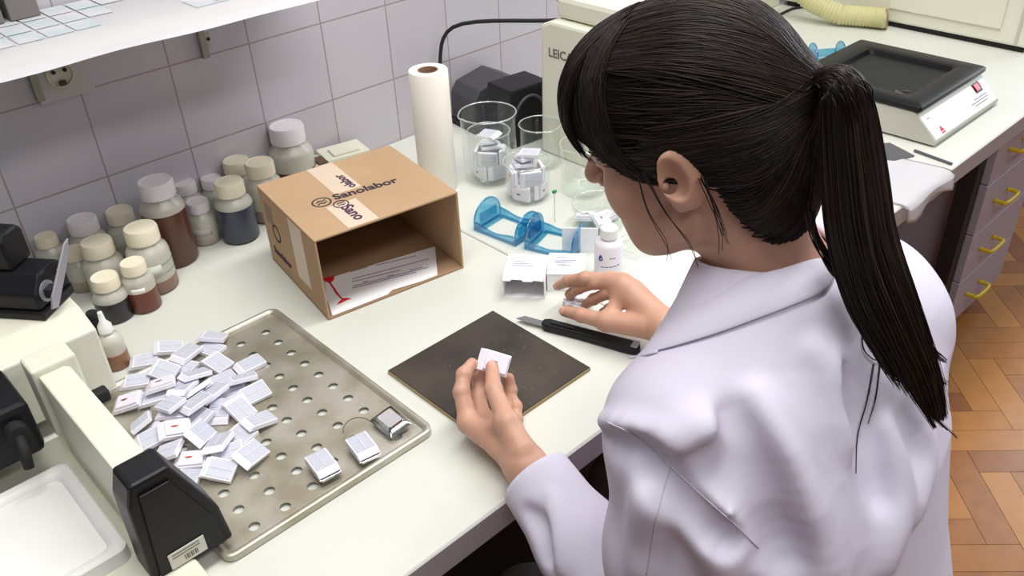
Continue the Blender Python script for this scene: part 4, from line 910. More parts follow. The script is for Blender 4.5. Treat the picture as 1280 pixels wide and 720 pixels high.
def stool():
    t = thing('lab_stool', 'round black lab stool under the seated person', 'stool', (.66, .17, 0))
    bm = bmesh.new(); lathe(bm, [(0, .380), (.16, .380), (.175, .395), (.175, .42), (.16, .434), (0, .434)], 36); link('seat', bm_me(bm), m_blackm, t, 40)
    bm = bmesh.new(); lathe(bm, [(0, .06), (.025, .06), (.025, .3795), (0, .3795)], 18); link('post', bm_me(bm), m_silver, t, 40)
    for k in range(5):
        a = k*2*math.pi/5; bm = bmesh.new(); tube(bm, [(.03*math.cos(a), .03*math.sin(a), .085), (.25*math.cos(a), .25*math.sin(a), .06)], [.016, .012], 8); lathe(bm, [(0, 0), (.02, .004), (.026, .025), (.02, .046), (0, .0495)], 14, Matrix.Translation((.25*math.cos(a), .25*math.sin(a), 0))); link('leg', bm_me(bm), m_blackm, t)
stool()
# ------------------------------------------------------------------ person: signed distance modelling
def smin(a, b, k): h = np.clip(.5+.5*(b-a)/k, 0, 1); return b*(1-h)+a*h-k*h*(1-h)
def smax(a, b, k): return -smin(-a, -b, k)
def sph(P, c, r): return np.linalg.norm(P-np.asarray(c, np.float32), axis=1)-r
def ell(P, c, r, R=None):
    q = P-np.asarray(c, np.float32)
    if R is not None: q = q @ np.asarray(R, np.float32)
    r = np.asarray(r, np.float32); k0 = np.linalg.norm(q/r, axis=1); k1 = np.linalg.norm(q/(r*r), axis=1)+1e-9
    return k0*(k0-1)/k1
def cone(P, a, b, ra, rb):
    a = np.asarray(a, np.float32); d = np.asarray(b, np.float32)-a; q = P-a
    t = np.clip(q @ d/(d @ d), 0, 1); return np.linalg.norm(q-t[:, None]*d, axis=1)-(ra+(rb-ra)*t)
def chain(P, pts, rad, k=.004):
    d = None
    for i in range(len(pts)-1):
        c = cone(P, pts[i], pts[i+1], rad[i], rad[i+1]); d = c if d is None else smin(d, c, k)
    return d
def surfnet(f, lo, hi, h, B=8):
    lo = np.asarray(lo, float); n = (np.ceil((np.asarray(hi)-lo)/(h*B)).astype(int)*B)
    nb = n//B; g = np.stack(np.meshgrid(*[np.arange(k) for k in nb], indexing='ij'), -1).reshape(-1, 3)
    cen = lo+(g*B+(B-1)/2)*h; dc = f(cen.astype(np.float32))
    V = np.repeat(np.repeat(np.repeat(np.where(dc.reshape(nb) > 0, 1., -1.).astype(np.float32), B, 0), B, 1), B, 2)
    act = np.nonzero(np.abs(dc) < h*B*1.35)[0]
    loc = np.stack(np.meshgrid(*[np.arange(B)]*3, indexing='ij'), -1).reshape(-1, 3)
    for s in range(0, len(act), 400):
        bl = g[act[s:s+400]]; idx = (bl[:, None, :]*B+loc[None]).reshape(-1, 3)
        V[idx[:, 0], idx[:, 1], idx[:, 2]] = f((lo+idx*h).astype(np.float32))
    S = V < 0; nx, ny, nz = V.shape
    cnt = np.zeros((nx-1, ny-1, nz-1), np.int8)
    for dx in (0, 1):
        for dy in (0, 1):
            for dz in (0, 1): cnt += S[dx:nx-1+dx, dy:ny-1+dy, dz:nz-1+dz]
    cells = np.argwhere((cnt > 0) & (cnt < 8)); vid = -np.ones(cnt.shape, np.int32); vid[tuple(cells.T)] = np.arange(len(cells))
    acc = np.zeros((len(cells), 3)); num = np.zeros(len(cells))
    cor = [(a, b, c) for a in (0, 1) for b in (0, 1) for c in (0, 1)]
    for i, p in enumerate(cor):
        for q in cor[i+1:]:
            if sum(abs(a-b) for a, b in zip(p, q)) != 1: continue
            pa = cells+p; pb = cells+q; va = V[tuple(pa.T)]; vb = V[tuple(pb.T)]; m = (va < 0) != (vb < 0)
            t = np.where(m, va/(va-vb+1e-12), 0); acc += np.where(m[:, None], pa+(pb-pa)*t[:, None], 0); num += m
    verts = lo+acc/num[:, None]*h; faces = []
    for ax in range(3):
        u, w2 = [(1, 2), (2, 0), (0, 1)][ax]; sl0 = [slice(1, -1)]*3; sl1 = [slice(1, -1)]*3; sl1[ax] = slice(2, None)
        sl0[ax] = slice(1, -1); a = S[tuple(sl0)]; b = S[tuple(sl1)]
        e = np.argwhere(a != b)+1; sg = S[tuple(e.T)]; q = []
        for du, dw in ((-1, -1), (0, -1), (0, 0), (-1, 0)):
            c = e.copy(); c[:, u] += du; c[:, w2] += dw; ok = np.all(c < np.array(cnt.shape), axis=1); c = np.minimum(c, np.array(cnt.shape)-1); q.append(vid[tuple(c.T)])
        q = np.stack(q, 1); good = (q >= 0).all(1); q = q[good]; sg = sg[good]; q[~sg] = q[~sg][:, ::-1]; faces.append(q)
    F = np.concatenate(faces)
    # one projection step onto the true surface
    e = h*.5; v32 = verts.astype(np.float32); d0 = f(v32); gr = np.stack([f(v32+np.eye(3, dtype=np.float32)[k]*e)-f(v32-np.eye(3, dtype=np.float32)[k]*e) for k in range(3)], 1)/(2*e)
    verts = verts-(np.clip(d0, -h, h)/np.maximum((gr**2).sum(1), .2))[:, None]*gr*.8
    return verts, F
def np_mesh(name, verts, faces, off=(0, 0, 0)):
    me = bpy.data.meshes.new(name); v = np.asarray(verts)-np.asarray(off); n = len(v); m = len(faces); k = faces.shape[1]
    me.vertices.add(n); me.vertices.foreach_set('co', v.astype(np.float32).ravel()); me.loops.add(m*k); me.loops.foreach_set('vertex_index', faces.astype(np.int32).ravel())
    me.polygons.add(m); me.polygons.foreach_set('loop_start', np.arange(0, m*k, k, dtype=np.int32)); me.polygons.foreach_set('loop_total', np.full(m, k, np.int32))
    me.update(calc_edges=True); me.validate(); return me
def cat(parts):
    V = []; F = []; o = 0
    for v, f in parts: V.append(v); F.append(f+o); o += len(v)
    return np.concatenate(V), np.concatenate(F)
def strands(name, lines, radii, off, attr=None, n=4):
    """many thin tapered tubes as one mesh; lines: (N,K,3), radii (N,K)"""
    L_ = np.asarray(lines, float); N_, K, _ = L_.shape
    T = np.gradient(L_, axis=1); T /= np.linalg.norm(T, axis=2)[..., None]+1e-12
    ref = np.array([.37, .21, .9]); u = np.cross(T, ref); u /= np.linalg.norm(u, axis=2)[..., None]+1e-12; v = np.cross(T, u)
    ang = np.arange(n)*2*math.pi/n
    R_ = radii[..., None, None]; V = L_[:, :, None, :]+R_*(np.cos(ang)[:, None]*u[:, :, None, :]+np.sin(ang)[:, None]*v[:, :, None, :])
    idx = np.arange(N_*K*n).reshape(N_, K, n); a = idx[:, :-1, :]; b = idx[:, 1:, :]
    F = np.stack([a, np.roll(a, -1, 2), np.roll(b, -1, 2), b], -1).reshape(-1, 4)
    me = np_mesh(name, V.reshape(-1, 3), F, off)
    at = me.attributes.new('tone', 'FLOAT', 'POINT'); tone = np.repeat(attr if attr is not None else RNG.random(N_), K*n).astype(np.float32)
    if len(tone) == len(me.vertices): at.data.foreach_set('value', tone)
    return me
ROOT = np.array([.645, .20, 0.0])
PERSON = thing('person', 'person in a white lab coat with a long dark ponytail, bent over the bench', 'person', tuple(ROOT))
# head frame
HO = np.array([.6095, .418, 1.199]); HS = .955
def hframe(yaw, pitch, roll):
    f0 = np.array([-math.sin(yaw), math.cos(yaw), 0]); u0 = np.array([0, 0, 1.]); l0 = np.cross(u0, f0)
    f = math.cos(pitch)*f0-math.sin(pitch)*u0; u = math.cos(pitch)*u0+math.sin(pitch)*f0
    return np.stack([math.cos(roll)*l0-math.sin(roll)*u, f, math.cos(roll)*u+math.sin(roll)*l0], 1)
HR = hframe(*[math.radians(a) for a in (15.5, 16, 6.0)])
def hw(v): return HO+HR @ (np.asarray(v, float)*HS)
def hwv(V): return HO+(np.asarray(V, float)*HS) @ HR.T
def hl(P): return ((P-HO.astype(np.float32)) @ HR.astype(np.float32))/np.float32(HS)
def Rz(ax, deg): return np.array(Matrix.Rotation(math.radians(deg), 3, ax))
def head_sdf(P):
    q = hl(P)
    d = ell(q, (0, -.012, .038), (.069, .090, .078))
    d = smin(d, ell(q, (0, .040, -.025), (.060, .058, .080)), .03)          # face
    d = smin(d, ell(q, (0, .050, -.075), (.046, .044, .036)), .025)         # jaw
    d = smin(d, sph(q, (0, .082, -.098), .017), .022)                       # chin
    for s in (1, -1):
        d = smin(d, ell(q, (s*.038, .060, -.030), (.026, .024, .028)), .02) # cheek
        d = smin(d, cone(q, (s*.056, .000, -.062), (s*.026, .062, -.094), .016, .014), .02)
        d = smax(d, -ell(q, (s*.032, .102, .006), (.020, .014, .012)), .012) # eye socket
        d = smin(d, sph(q, (s*.032, .080, .004), .0135), .004)
    d = smin(d, cone(q, (0, .096, .012), (0, .120, -.029), .007, .0115), .010)   # nose
    for s in (1, -1): d = smin(d, sph(q, (s*.011, .105, -.032), .0075), .006)
    d = smin(d, cone(q, (-.016, .094, -.060), (.016, .094, -.060), .006, .006), .006)
    d = smin(d, cone(q, (-.014, .092, -.070), (.014, .092, -.070), .0065, .0065), .005)
    for s in (1, -1):                                                        # ears
        R = Rz('Z', -s*30) @ Rz('X', -12)
        c = (s*.0790, -.012, -.002)
        e = ell(q, c, (.0075, .019, .031), R)
        e = smax(e, -ell(q, (s*.0862, -.008, .002), (.0075, .0115, .020), R), .004)
        e = smax(e, -sph(q, (s*.0805, -.001, -.006), .007), .003)
        e = smin(e, ell(q, (s*.0735, -.004, -.027), (.006, .009, .010)), .004)
        e = smin(e, sph(q, (s*.0755, .006, -.009), .004), .005)             # tragus
        d = smin(d, e, .004)
    return d*HS
NB = np.array([.647, .338, 1.045])
def neck_sdf(P): return chain(P, [hw((0, -.028, -.02)), hw((0, -.030, -.085)), NB, NB+[0, -.02, -.08]], [.052, .050, .058, .075], .01)
LSH = np.array([.497, .335, .985]); LEL = np.array([.462, .305, .715]); LWR = at_d(657, 583, 1.01)
RSH = np.array([.796, .320, .985]); REL = np.array([.915, .390, .800]); RWR = at_z(834, 411, .808)
LF = {'thumb': ([(652, 562, 1.005), (634, 528, 1.02), (617, 487, 1.055), (615, 459, 1.083)], [.0165, .0125, .0105, .0080]),
      'index': ([(586, 528, 1.07), (577, 490, 1.082), (580, 468, 1.092), (590, 455, 1.104)], [.0125, .0100, .0090, .0078]),
      'middle': ([(604, 528, 1.09), (598, 495, 1.112), (598, 474, 1.122), (606, 462, 1.124)], [.012, .0092, .0084, .0074]),
      'ring': ([(618, 532, 1.10), (634, 508, 1.124), (638, 488, 1.130), (636, 473, 1.128)], [.0115, .0088, .0082, .0072]),
      'little': ([(632, 542, 1.09), (645, 524, 1.112), (645, 508, 1.122), (640, 496, 1.126)], [.0108, .0080, .0074, .0066])}
LF = {k: ([at_d(*p) for p in v[0]], v[1]) for k, v in LF.items()}
RF = {'thumb': ([(805, 408, .806), (757, 402, .800), (727, 394, .796), (706, 389, .789)], [.0165, .0120, .0100, .0080]),
      'index': ([(764, 352, .836), (731, 348, .834), (711, 351, .820), (698, 357, .802)], [.0125, .0098, .0086, .0072]),
      'middle': ([(779, 355, .838), (744, 353, .832), (723, 360, .812), (712, 368, .794)], [.0122, .0095, .0086, .0074]),
      'ring': ([(792, 364, .832), (760, 366, .822), (742, 374, .800), (733, 380, .784)], [.0118, .0090, .0082, .0072]),
      'little': ([(802, 374, .824), (776, 380, .808), (762, 386, .790), (754, 390, .779)], [.0110, .0080, .0074, .0066])}
RF = {k: ([at_z(*p) for p in v[0]], v[1]) for k, v in RF.items()}
def hand_sdf(P, F, W, E, rw=.0205):
    W = np.asarray(W); E = np.asarray(E)
    d = cone(P, E, W, .036, rw)
    palm = None
    for k in ('index', 'middle', 'ring', 'little'):
        m = F[k][0][0]; c = cone(P, W, m, rw*.85, F[k][1][0]*1.02); palm = c if palm is None else smin(palm, c, .012)
    m = [F[k][0][0] for k in ('index', 'middle', 'ring', 'little')]
    palm = smin(palm, chain(P, m, [.0115]*4, .01), .01)
    th, tr = F['thumb']; palm = smin(palm, cone(P, W*.75+th[0]*.25, th[1], .017, tr[1]*1.0), .014)
    palm = smin(palm, cone(P, th[1], m[0]*.8+W*.2, .009, .009), .014)       # web of the thumb
    d = smin(d, palm, .016)
    fs = None
    for k, (pt, rr) in F.items():
        pts = list(pt); c = chain(P, pts, rr, .003)
        for j in (1, 2): c = smin(c, sph(P, pts[j], rr[j]*1.06), .003)
        fs = c if fs is None else smin(fs, c, .0012)
    return smin(d, fs, .005)
TORSO = np.array([(.38, .635, .185, .190, .160), (.50, .635, .190, .185, .150), (.60, .632, .208, .175, .134), (.70, .624, .235, .156, .120), (.80, .628, .262, .158, .114),
                  (.90, .640, .290, .178, .110), (.96, .644, .307, .172, .100), (1.01, .646, .322, .135, .086), (1.05, .647, .332, .090, .068), (1.10, .647, .342, .060, .056)])
def torso_sdf(P, grow=0.0):
    z = np.clip(P[:, 2], TORSO[0, 0], TORSO[-1, 0]); q = [np.interp(z, TORSO[:, 0], TORSO[:, k]) for k in range(1, 5)]
    rx, ry = q[2]+grow, q[3]+grow; dx, dy = (P[:, 0]-q[0])/rx, (P[:, 1]-q[1])/ry
    k0 = (np.abs(dx)**2.3+np.abs(dy)**2.3)**(1/2.3)
    d = (k0-1)*np.minimum(rx, ry)*.85
    return smax(d, np.abs(P[:, 2]-(TORSO[0, 0]+TORSO[-1, 0])/2)-(TORSO[-1, 0]-TORSO[0, 0])/2, .02)
def wrinkle(P):
    x, y, z = P[:, 0]*1., P[:, 1]*1., P[:, 2]*1.
    return .0011*np.sin(24*x+15*z+2.5*np.sin(17*y+9*z))+.0006*np.sin(41*y-23*z+2.5*np.sin(27*x))
FOLDS = []; DENTS = []
HIPL = np.array([.545, .20, .535]); KNL = np.array([.500, .545, .505]); HIPR = np.array([.700, .20, .535]); KNR = np.array([.770, .60, .505])
def coat_base(P):
    d = torso_sdf(P, .012)
    for sh, el, wr in ((LSH, LEL, LWR), (RSH, REL, RWR)):
        root = np.array([.645+(sh[0]-.645)*.30, .330, 1.030])
        d = smin(d, cone(P, root, sh, .058, .062), .05)
        back = sh+np.array([0, -.035, -.03]); d = smin(d, cone(P, root+[0, -.03, -.05], back, .05, .052), .05)
        a = chain(P, [sh, sh*.5+el*.5+np.array([0, 0, 0]), el], [.061, .060, .056], .03)
        ce = wr+(el-wr)*.10
        f = chain(P, [el, el*.45+wr*.55, ce-(el-wr)*.18], [.056, .049, .0400], .02)
        a = smin(a, f, .02); d = smin(d, a, .022)
    for h, k in ((HIPL, KNL), (HIPR, KNR)): d = smin(d, cone(P, h, h*.5+k*.5, .098, .090), .06)
    d = smax(d, .44-P[:, 2], .01)
    return d
def coat_sdf(P):
    d = coat_base(P)+wrinkle(P)*np.float32(1.0)
    for pts, rad, k in FOLDS:
        pa = np.asarray(pts); m = np.linalg.norm(P-pa.mean(0).astype(np.float32), axis=1) < (np.linalg.norm(pa-pa.mean(0), axis=1).max()+.05)
        if m.any(): d[m] = smin(d[m], chain(P[m], pts, rad, .005), k)
    for pts, rad, k in DENTS:
        pa = np.asarray(pts); m = np.linalg.norm(P-pa.mean(0).astype(np.float32), axis=1) < (np.linalg.norm(pa-pa.mean(0), axis=1).max()+.05)
        if m.any(): d[m] = smax(d[m], -chain(P[m], pts, rad, .005), k)
    for el, wr in ((LEL, LWR), (REL, RWR)):                                   # open cuffs
        ax = (el-wr)/np.linalg.norm(el-wr); ce = wr+(el-wr)*.10
        d = smax(d, -cone(P, wr-ax*.09, ce+ax*.030, .0335, .0325), .003)
        m = np.linalg.norm(P-ce.astype(np.float32), axis=1) < .13
        if m.any():
            q = P[m]-(ce-ax*.004).astype(np.float32); h = q @ ax.astype(np.float32)
            d[m] = smax(d[m], -h-.004, .003)
    d = smax(d, -neck_sdf(P)+.004, .004)
    return d
def cast(px, py, f=coat_base, lift=0.0, t0=.4):
    r = ray(px, py); L_ = np.linalg.norm(r); t = t0
    for _ in range(160):
        p = (CO+r*t); d = float(f(p[None].astype(np.float32))[0])
        if d < .0004: break
        t += d*.8/L_
        if t > 2.5: return None
    return CO+r*(t-lift/L_)
def castline(pts, n, **k):
    S = spline([(x, y, 0) for x, y in pts], n); out = [cast(x, y, **k) for x, y, _ in S]; return [p for p in out if p is not None]
def fold(pts, r0, r1, k=.012, sink=.5, n=16, dent=False):
    L_ = castline(pts, n)
    if len(L_) < 3: return
    vd = [(p-CO)/np.linalg.norm(p-CO) for p in L_]
    m = len(L_); rr = [r0*(math.sin(math.pi*(i+.35)/(m+.7))**.7)+r1 for i in range(m)]
    if dent: DENTS.append(([p-v*(rr[i]*sink) for i, (p, v) in enumerate(zip(L_, vd))], rr, k))
    else: FOLDS.append(([p+v*(rr[i]*sink) for i, (p, v) in enumerate(zip(L_, vd))], rr, k))
# folds of the coat, laid on its surface
fold([(757, 527), (800, 546), (838, 580), (885, 618), (930, 652), (965, 680)], .013, .004, .016, .25)
fold([(762, 552), (800, 570), (832, 604), (870, 645), (905, 680)], .013, .004, .020, .30, dent=True)
fold([(945, 498), (965, 545), (992, 610), (1018, 670), (1040, 735)], .016, .005, .022, .30)
fold([(915, 520), (935, 575), (958, 630), (985, 700)], .016, .004, .026, .25, dent=True)
fold([(840, 545), (880, 535), (920, 560), (945, 610), (960, 655)], .014, .004, .022, .30)
fold([(870, 590), (900, 590), (925, 615)], .010, .003, .020, .2, dent=True)
fold([(855, 640), (885, 665), (905, 715)], .011, .003, .018, .35)
fold([(822, 590), (808, 640), (800, 715)], .010, .003, .018, .4)
fold([(1105, 540), (1118, 620), (1105, 700)], .012, .003, .022, .4)
fold([(1055, 470), (1085, 540), (1100, 620)], .011, .003, .022, .25, dent=True)
fold([(1020, 440), (1050, 490), (1070, 560)], .010, .003, .022, .3)
fold([(690, 620), (700, 660), (705, 710)], .007, .002, .014, .4)
fold([(660, 640), (675, 660), (684, 700)], .006, .002, .014, .3, dent=True)
fold([(1130, 480), (1150, 560), (1140, 640)], .010, .003, .02, .4)
m_skin = mat('skin', srgb(206, 158, 134), .48, var=.10, scale=30, bump=.02, bscale=500, sub=.12)
m_coat = mat('white_cotton', srgb(216, 211, 228), .85, bump=.10, bscale=22)
m_coats = mat('seam_shadow_cotton', srgb(196, 192, 206), .9)  # coat cotton toned darker, the seam's thin shadow line put into its colour
def build_body():
    parts = []
    f1 = lambda P: smin(head_sdf(P), neck_sdf(P), .02)
    parts.append(surfnet(f1, HO-[.14, .20, .20], HO+[.16, .17, .17], .0022))
    parts.append(surfnet(lambda P: hand_sdf(P, LF, LWR, LWR+(LEL-LWR)*.62), LWR-[.13, .20, .12], LWR+[.16, .22, .16], .0013))
    parts.append(surfnet(lambda P: hand_sdf(P, RF, RWR, RWR+(REL-RWR)*.62), RWR-[.17, .17, .10], RWR+[.14, .26, .10], .0013))
    def trunk(P):
        d = torso_sdf(P, -.02)
        for sh, el, wr in ((LSH, LEL, LWR), (RSH, REL, RWR)): d = smin(d, chain(P, [NB*.6+sh*.4-[0, 0, .03], sh, el, wr*.9+el*.1], [.045, .046, .036, .022], .02), .02)
        return smin(d, neck_sdf(P)+.003, .02)
    parts.append(surfnet(trunk, (.38, .0, .36), (1.0, .62, 1.12), .009))
    V, F = cat(parts); me = np_mesh('body', V, F, ROOT); o = link('body', me, m_skin, PERSON, True)
    for s in (1, -1):
        c = hw((s*.032, .0835, .004))-ROOT; bm = bmesh.new(); bmesh.ops.create_uvsphere(bm, u_segments=18, v_segments=10, radius=.0112, matrix=Matrix.Translation(c)); e = link('eye', bm_me(bm), mat('eye_white', srgb(225, 220, 216), .2), PERSON, True)
        R = np.array(HR); P0 = hw((s*.032, .0952, .000))-ROOT; bm = bmesh.new(); bmesh.ops.create_uvsphere(bm, u_segments=14, v_segments=8, radius=.0045, matrix=Matrix.Translation(hw((s*.032, .0915, -.002))-ROOT)); link('iris', bm_me(bm), mat('brown_iris', srgb(60, 40, 30), .15), e, True)
    def lips(P):
        q = hl(P); a = cone(q, (-.018, .0955, -.0605), (.018, .0955, -.0605), .0042, .0042); b = cone(q, (-.016, .0945, -.0685), (.016, .0945, -.0685), .0052, .0052); return smin(a, b, .0015)*HS
    c = hw((0, .095, -.065)); v, f = surfnet(lips, c-.035, c+.035, .0016); link('lips', np_mesh('lips', v, f, ROOT), mat('lip', srgb(176, 96, 92), .4), PERSON, True)
    # nails
    for F_, ks in ((LF, ('thumb',)), (RF, ('thumb', 'index'))):
        for k in ks:
            pts, rr = F_[k]; a, b = pts[2], pts[3]; t = (b-a)/np.linalg.norm(b-a); vdir = CO-b; vdir -= t*(vdir @ t); vdir /= np.linalg.norm(vdir); side = np.cross(t, vdir)
            M = Matrix.Identity(4)
            for i in range(3): M[i][0] = side[i]*.0052; M[i][1] = t[i]*.0062; M[i][2] = vdir[i]*.0016; M[i][3] = (b+vdir*(rr[3]*.86)-t*.0005-ROOT)[i]
            bm = bmesh.new(); bmesh.ops.create_uvsphere(bm, u_segments=14, v_segments=8, radius=1.0, matrix=M); link('fingernail', bm_me(bm), mat('nail', srgb(222, 168, 152), .3), PERSON, True)
build_body()
def build_coat():
    v, f = surfnet(coat_sdf, (.36, -.04, .42), (1.02, .80, 1.13), .0034); co = link('lab_coat', np_mesh('lab_coat', v, f, ROOT), m_coat, PERSON, True)
    # sleeve seams
    for pts in ([(757, 527), (800, 548), (838, 583), (880, 622), (920, 657), (948, 685)], [(838, 585), (822, 640), (808, 718)]):
        L_ = castline(pts, 80, f=coat_sdf, lift=-.0003)
        if len(L_) > 5:
            bm = bmesh.new(); tube(bm, [p-ROOT for p in L_], .0006, 6); link('sleeve_seam', bm_me(bm), m_coats, co, True)
    # cuff rims
    for el, wr in ((LEL, LWR), (REL, RWR)):
        ax = (el-wr)/np.linalg.norm(el-wr); c = wr+(el-wr)*.10-ax*.007; u = np.cross(ax, [0, 0, 1.]); u /= np.linalg.norm(u); w_ = np.cross(ax, u)
        P = [c+.0372*(math.cos(a)*u+math.sin(a)*w_) for a in np.linspace(0, 2*math.pi, 49)]
        bm = bmesh.new(); tube(bm, [p-ROOT for p in P], .0034, 8); link('cuff_hem', bm_me(bm), m_coat, co, True)
    # collar: leaf folded over a stand, left half laid out, right half mirrored
    low = castline([(796, 446), (815, 440), (850, 431), (900, 416), (950, 398), (1000, 379), (1028, 367), (1040, 355), (1046, 340)], 40, f=coat_sdf, lift=.004)
    top = castline([(838, 396), (850, 384), (868, 369), (900, 356), (940, 344), (975, 335), (1003, 326), (1020, 322), (1036, 322)], 40, f=lambda P: neck_sdf(P)-.0085, lift=.0)
    MX = .647
    def half(L_):
        L_ = [p for p in L_ if p[0] < MX-.004]; q = L_[-1].copy(); q[0] = MX; return spline(L_+[q], 30)
    lo_, to_ = half(low), half(top); mir = lambda A: np.concatenate([A, (A*[-1, 1, 1]+[2*MX, 0, 0])[-2::-1]])
    lo_, to_ = mir(lo_), mir(to_)
    NC = np.array([MX, .345, 0]); bm = bmesh.new(); G = []
    for l_, t_ in zip(lo_, to_):
        out = (t_-NC)*[1, 1, 0]; out /= np.linalg.norm(out); up = np.array([0, 0, 1.]); dl = l_-t_
        G.append([bm.verts.new(p-ROOT) for p in (t_-out*.001-up*.022, t_-out*.0005-up*.006, t_+out*.001+up*.001, t_+out*.006+up*.0025, t_+dl*.22+out*.006+up*.003, t_+dl*.55+out*.004+up*.005, t_+dl*.85+up*.004, l_)])
    for a, b in zip(G, G[1:]):
        for j in range(len(a)-1): bm.faces.new((a[j], b[j], b[j+1], a[j+1]))
    bmesh.ops.recalc_face_normals(bm, faces=bm.faces); bmesh.ops.solidify(bm, geom=bm.faces[:], thickness=.0018)
    cl = link('collar', bm_me(bm), m_coat, co, True); md = cl.modifiers.new('smooth', 'SUBSURF'); md.levels = 1; md.render_levels = 1
    # loose white lapel tie / thread at the collar tip
    P = [cast(x, y, f=coat_sdf, lift=.003) for x, y in ((822, 439), (808, 443))]
    P = [p for p in P if p is not None]+[at_d(796, 446, .80), at_d(786, 447, .81)]
    bm = bmesh.new(); tube(bm, spline([p-ROOT for p in P], 12), [.0014]*11+[.0007], 6); link('lapel_tip', bm_me(bm), m_coat, co, True)
    # trousers and shoes
    m_tr = mat('dark_trousers', srgb(104, 96, 96), .9); 
    def legs(P):
        d = None
        for h, k in ((HIPL, KNL), (HIPR, KNR)):
            ank = k+np.array([0, -.05, -.445]); c = chain(P, [h, k, ank], [.085, .062, .045], .02); d = c if d is None else smin(d, c, .01)
        return d
    v, f = surfnet(legs, (.36, .08, .02), (.92, .78, .66), .008); link('trousers', np_mesh('trousers', v, f, ROOT), m_tr, PERSON, True)
    for k in (KNL, KNR):
        a = k+np.array([0, -.05, 0]); c0 = np.array([a[0], a[1], .0])
        def shoe(P, c0=c0): return smax(smin(cone(P, c0+[0, -.03, .045], c0+[0, .14, .030], .040, .034), cone(P, c0+[0, 0, .05], c0+[0, -.005, .10], .038, .040), .02), .002-P[:, 2], .004)
        v, f = surfnet(shoe, c0+[-.08, -.11, -.02], c0+[.08, .21, .17], .007); link('shoe', np_mesh('shoe', v, f, ROOT), m_blackm, PERSON, True)
build_coat()
# ------------------------------------------------------------------ hair
def hair_mat():
    m = bpy.data.materials.new('dark_brown_hair'); m.use_nodes = True; N = m.node_tree.nodes; L = m.node_tree.links; b = N['Principled BSDF']
    at = N.new('ShaderNodeAttribute'); at.attribute_name = 'tone'; r = N.new('ShaderNodeValToRGB'); L.new(at.outputs['Fac'], r.inputs[0])
    r.color_ramp.elements[0].color = (.008, .005, .004, 1); r.color_ramp.elements[1].color = (.050, .029, .019, 1); e = r.color_ramp.elements.new(.75); e.color = (.020, .012, .009, 1)
    L.new(r.outputs[0], b.inputs['Base Color']); b.inputs['Roughness'].default_value = .46; b.inputs['Specular IOR Level'].default_value = .26; return m
m_hair = hair_mat()
TIE = np.array([0, -.098, .034])
def hair_local(q):
    d = ell(q, (0, -.011, .042), (.0775, .094, .089))
    d = smin(d, ell(q, (0, .050, .046), (.071, .070, .070)), .03)
    d = smin(d, ell(q, (0, -.058, -.022), (.063, .048, .092)), .03)
    d = smin(d, cone(q, (0, -.088, .032), TIE, .030, .016), .03)
    return d
UB_F = [-.16, -.11, -.075, -.045, -.030, .000, .022, .040, .062, .085, .13]; UB_U = [-.106, -.106, -.098, -.068, .010, .030, .010, -.016, .006, .024, .030]
def hairline(f): return np.interp(f, UB_F, UB_U)
def hair_sdf(P):
    q = hl(P); d = hair_local(q); d = smax(d, (hairline(q[:, 1])-q[:, 2])*.6, .010); return d*HS
HC = np.array([0, -.012, .040])
def shell_r(dirs):
    """radius of the hair shell along unit directions from HC (bisection, head frame)"""
    lo = np.full(len(dirs), .02); hi = np.full(len(dirs), .22)
    for _ in range(22):
        mid = (lo+hi)/2; ins = hair_local((HC+dirs*mid[:, None]).astype(np.float32)) < 0; lo = np.where(ins, mid, lo); hi = np.where(ins, hi, mid)
    return lo
def slerp_path(A, B, K, mid=None):
    t = np.linspace(0, 1, K)[None, :, None]; a = A/np.linalg.norm(A, axis=1)[:, None]; b = B/np.linalg.norm(B, axis=1)[:, None]
    om = np.arccos(np.clip((a*b).sum(1), -.9999, .9999))[:, None, None]
    p = (np.sin((1-t)*om)*a[:, None]+np.sin(t*om)*b[:, None])/np.sin(om)
    if mid is not None: p = p+mid[:, None]*(np.sin(t*math.pi))
    return p/np.linalg.norm(p, axis=2)[..., None]
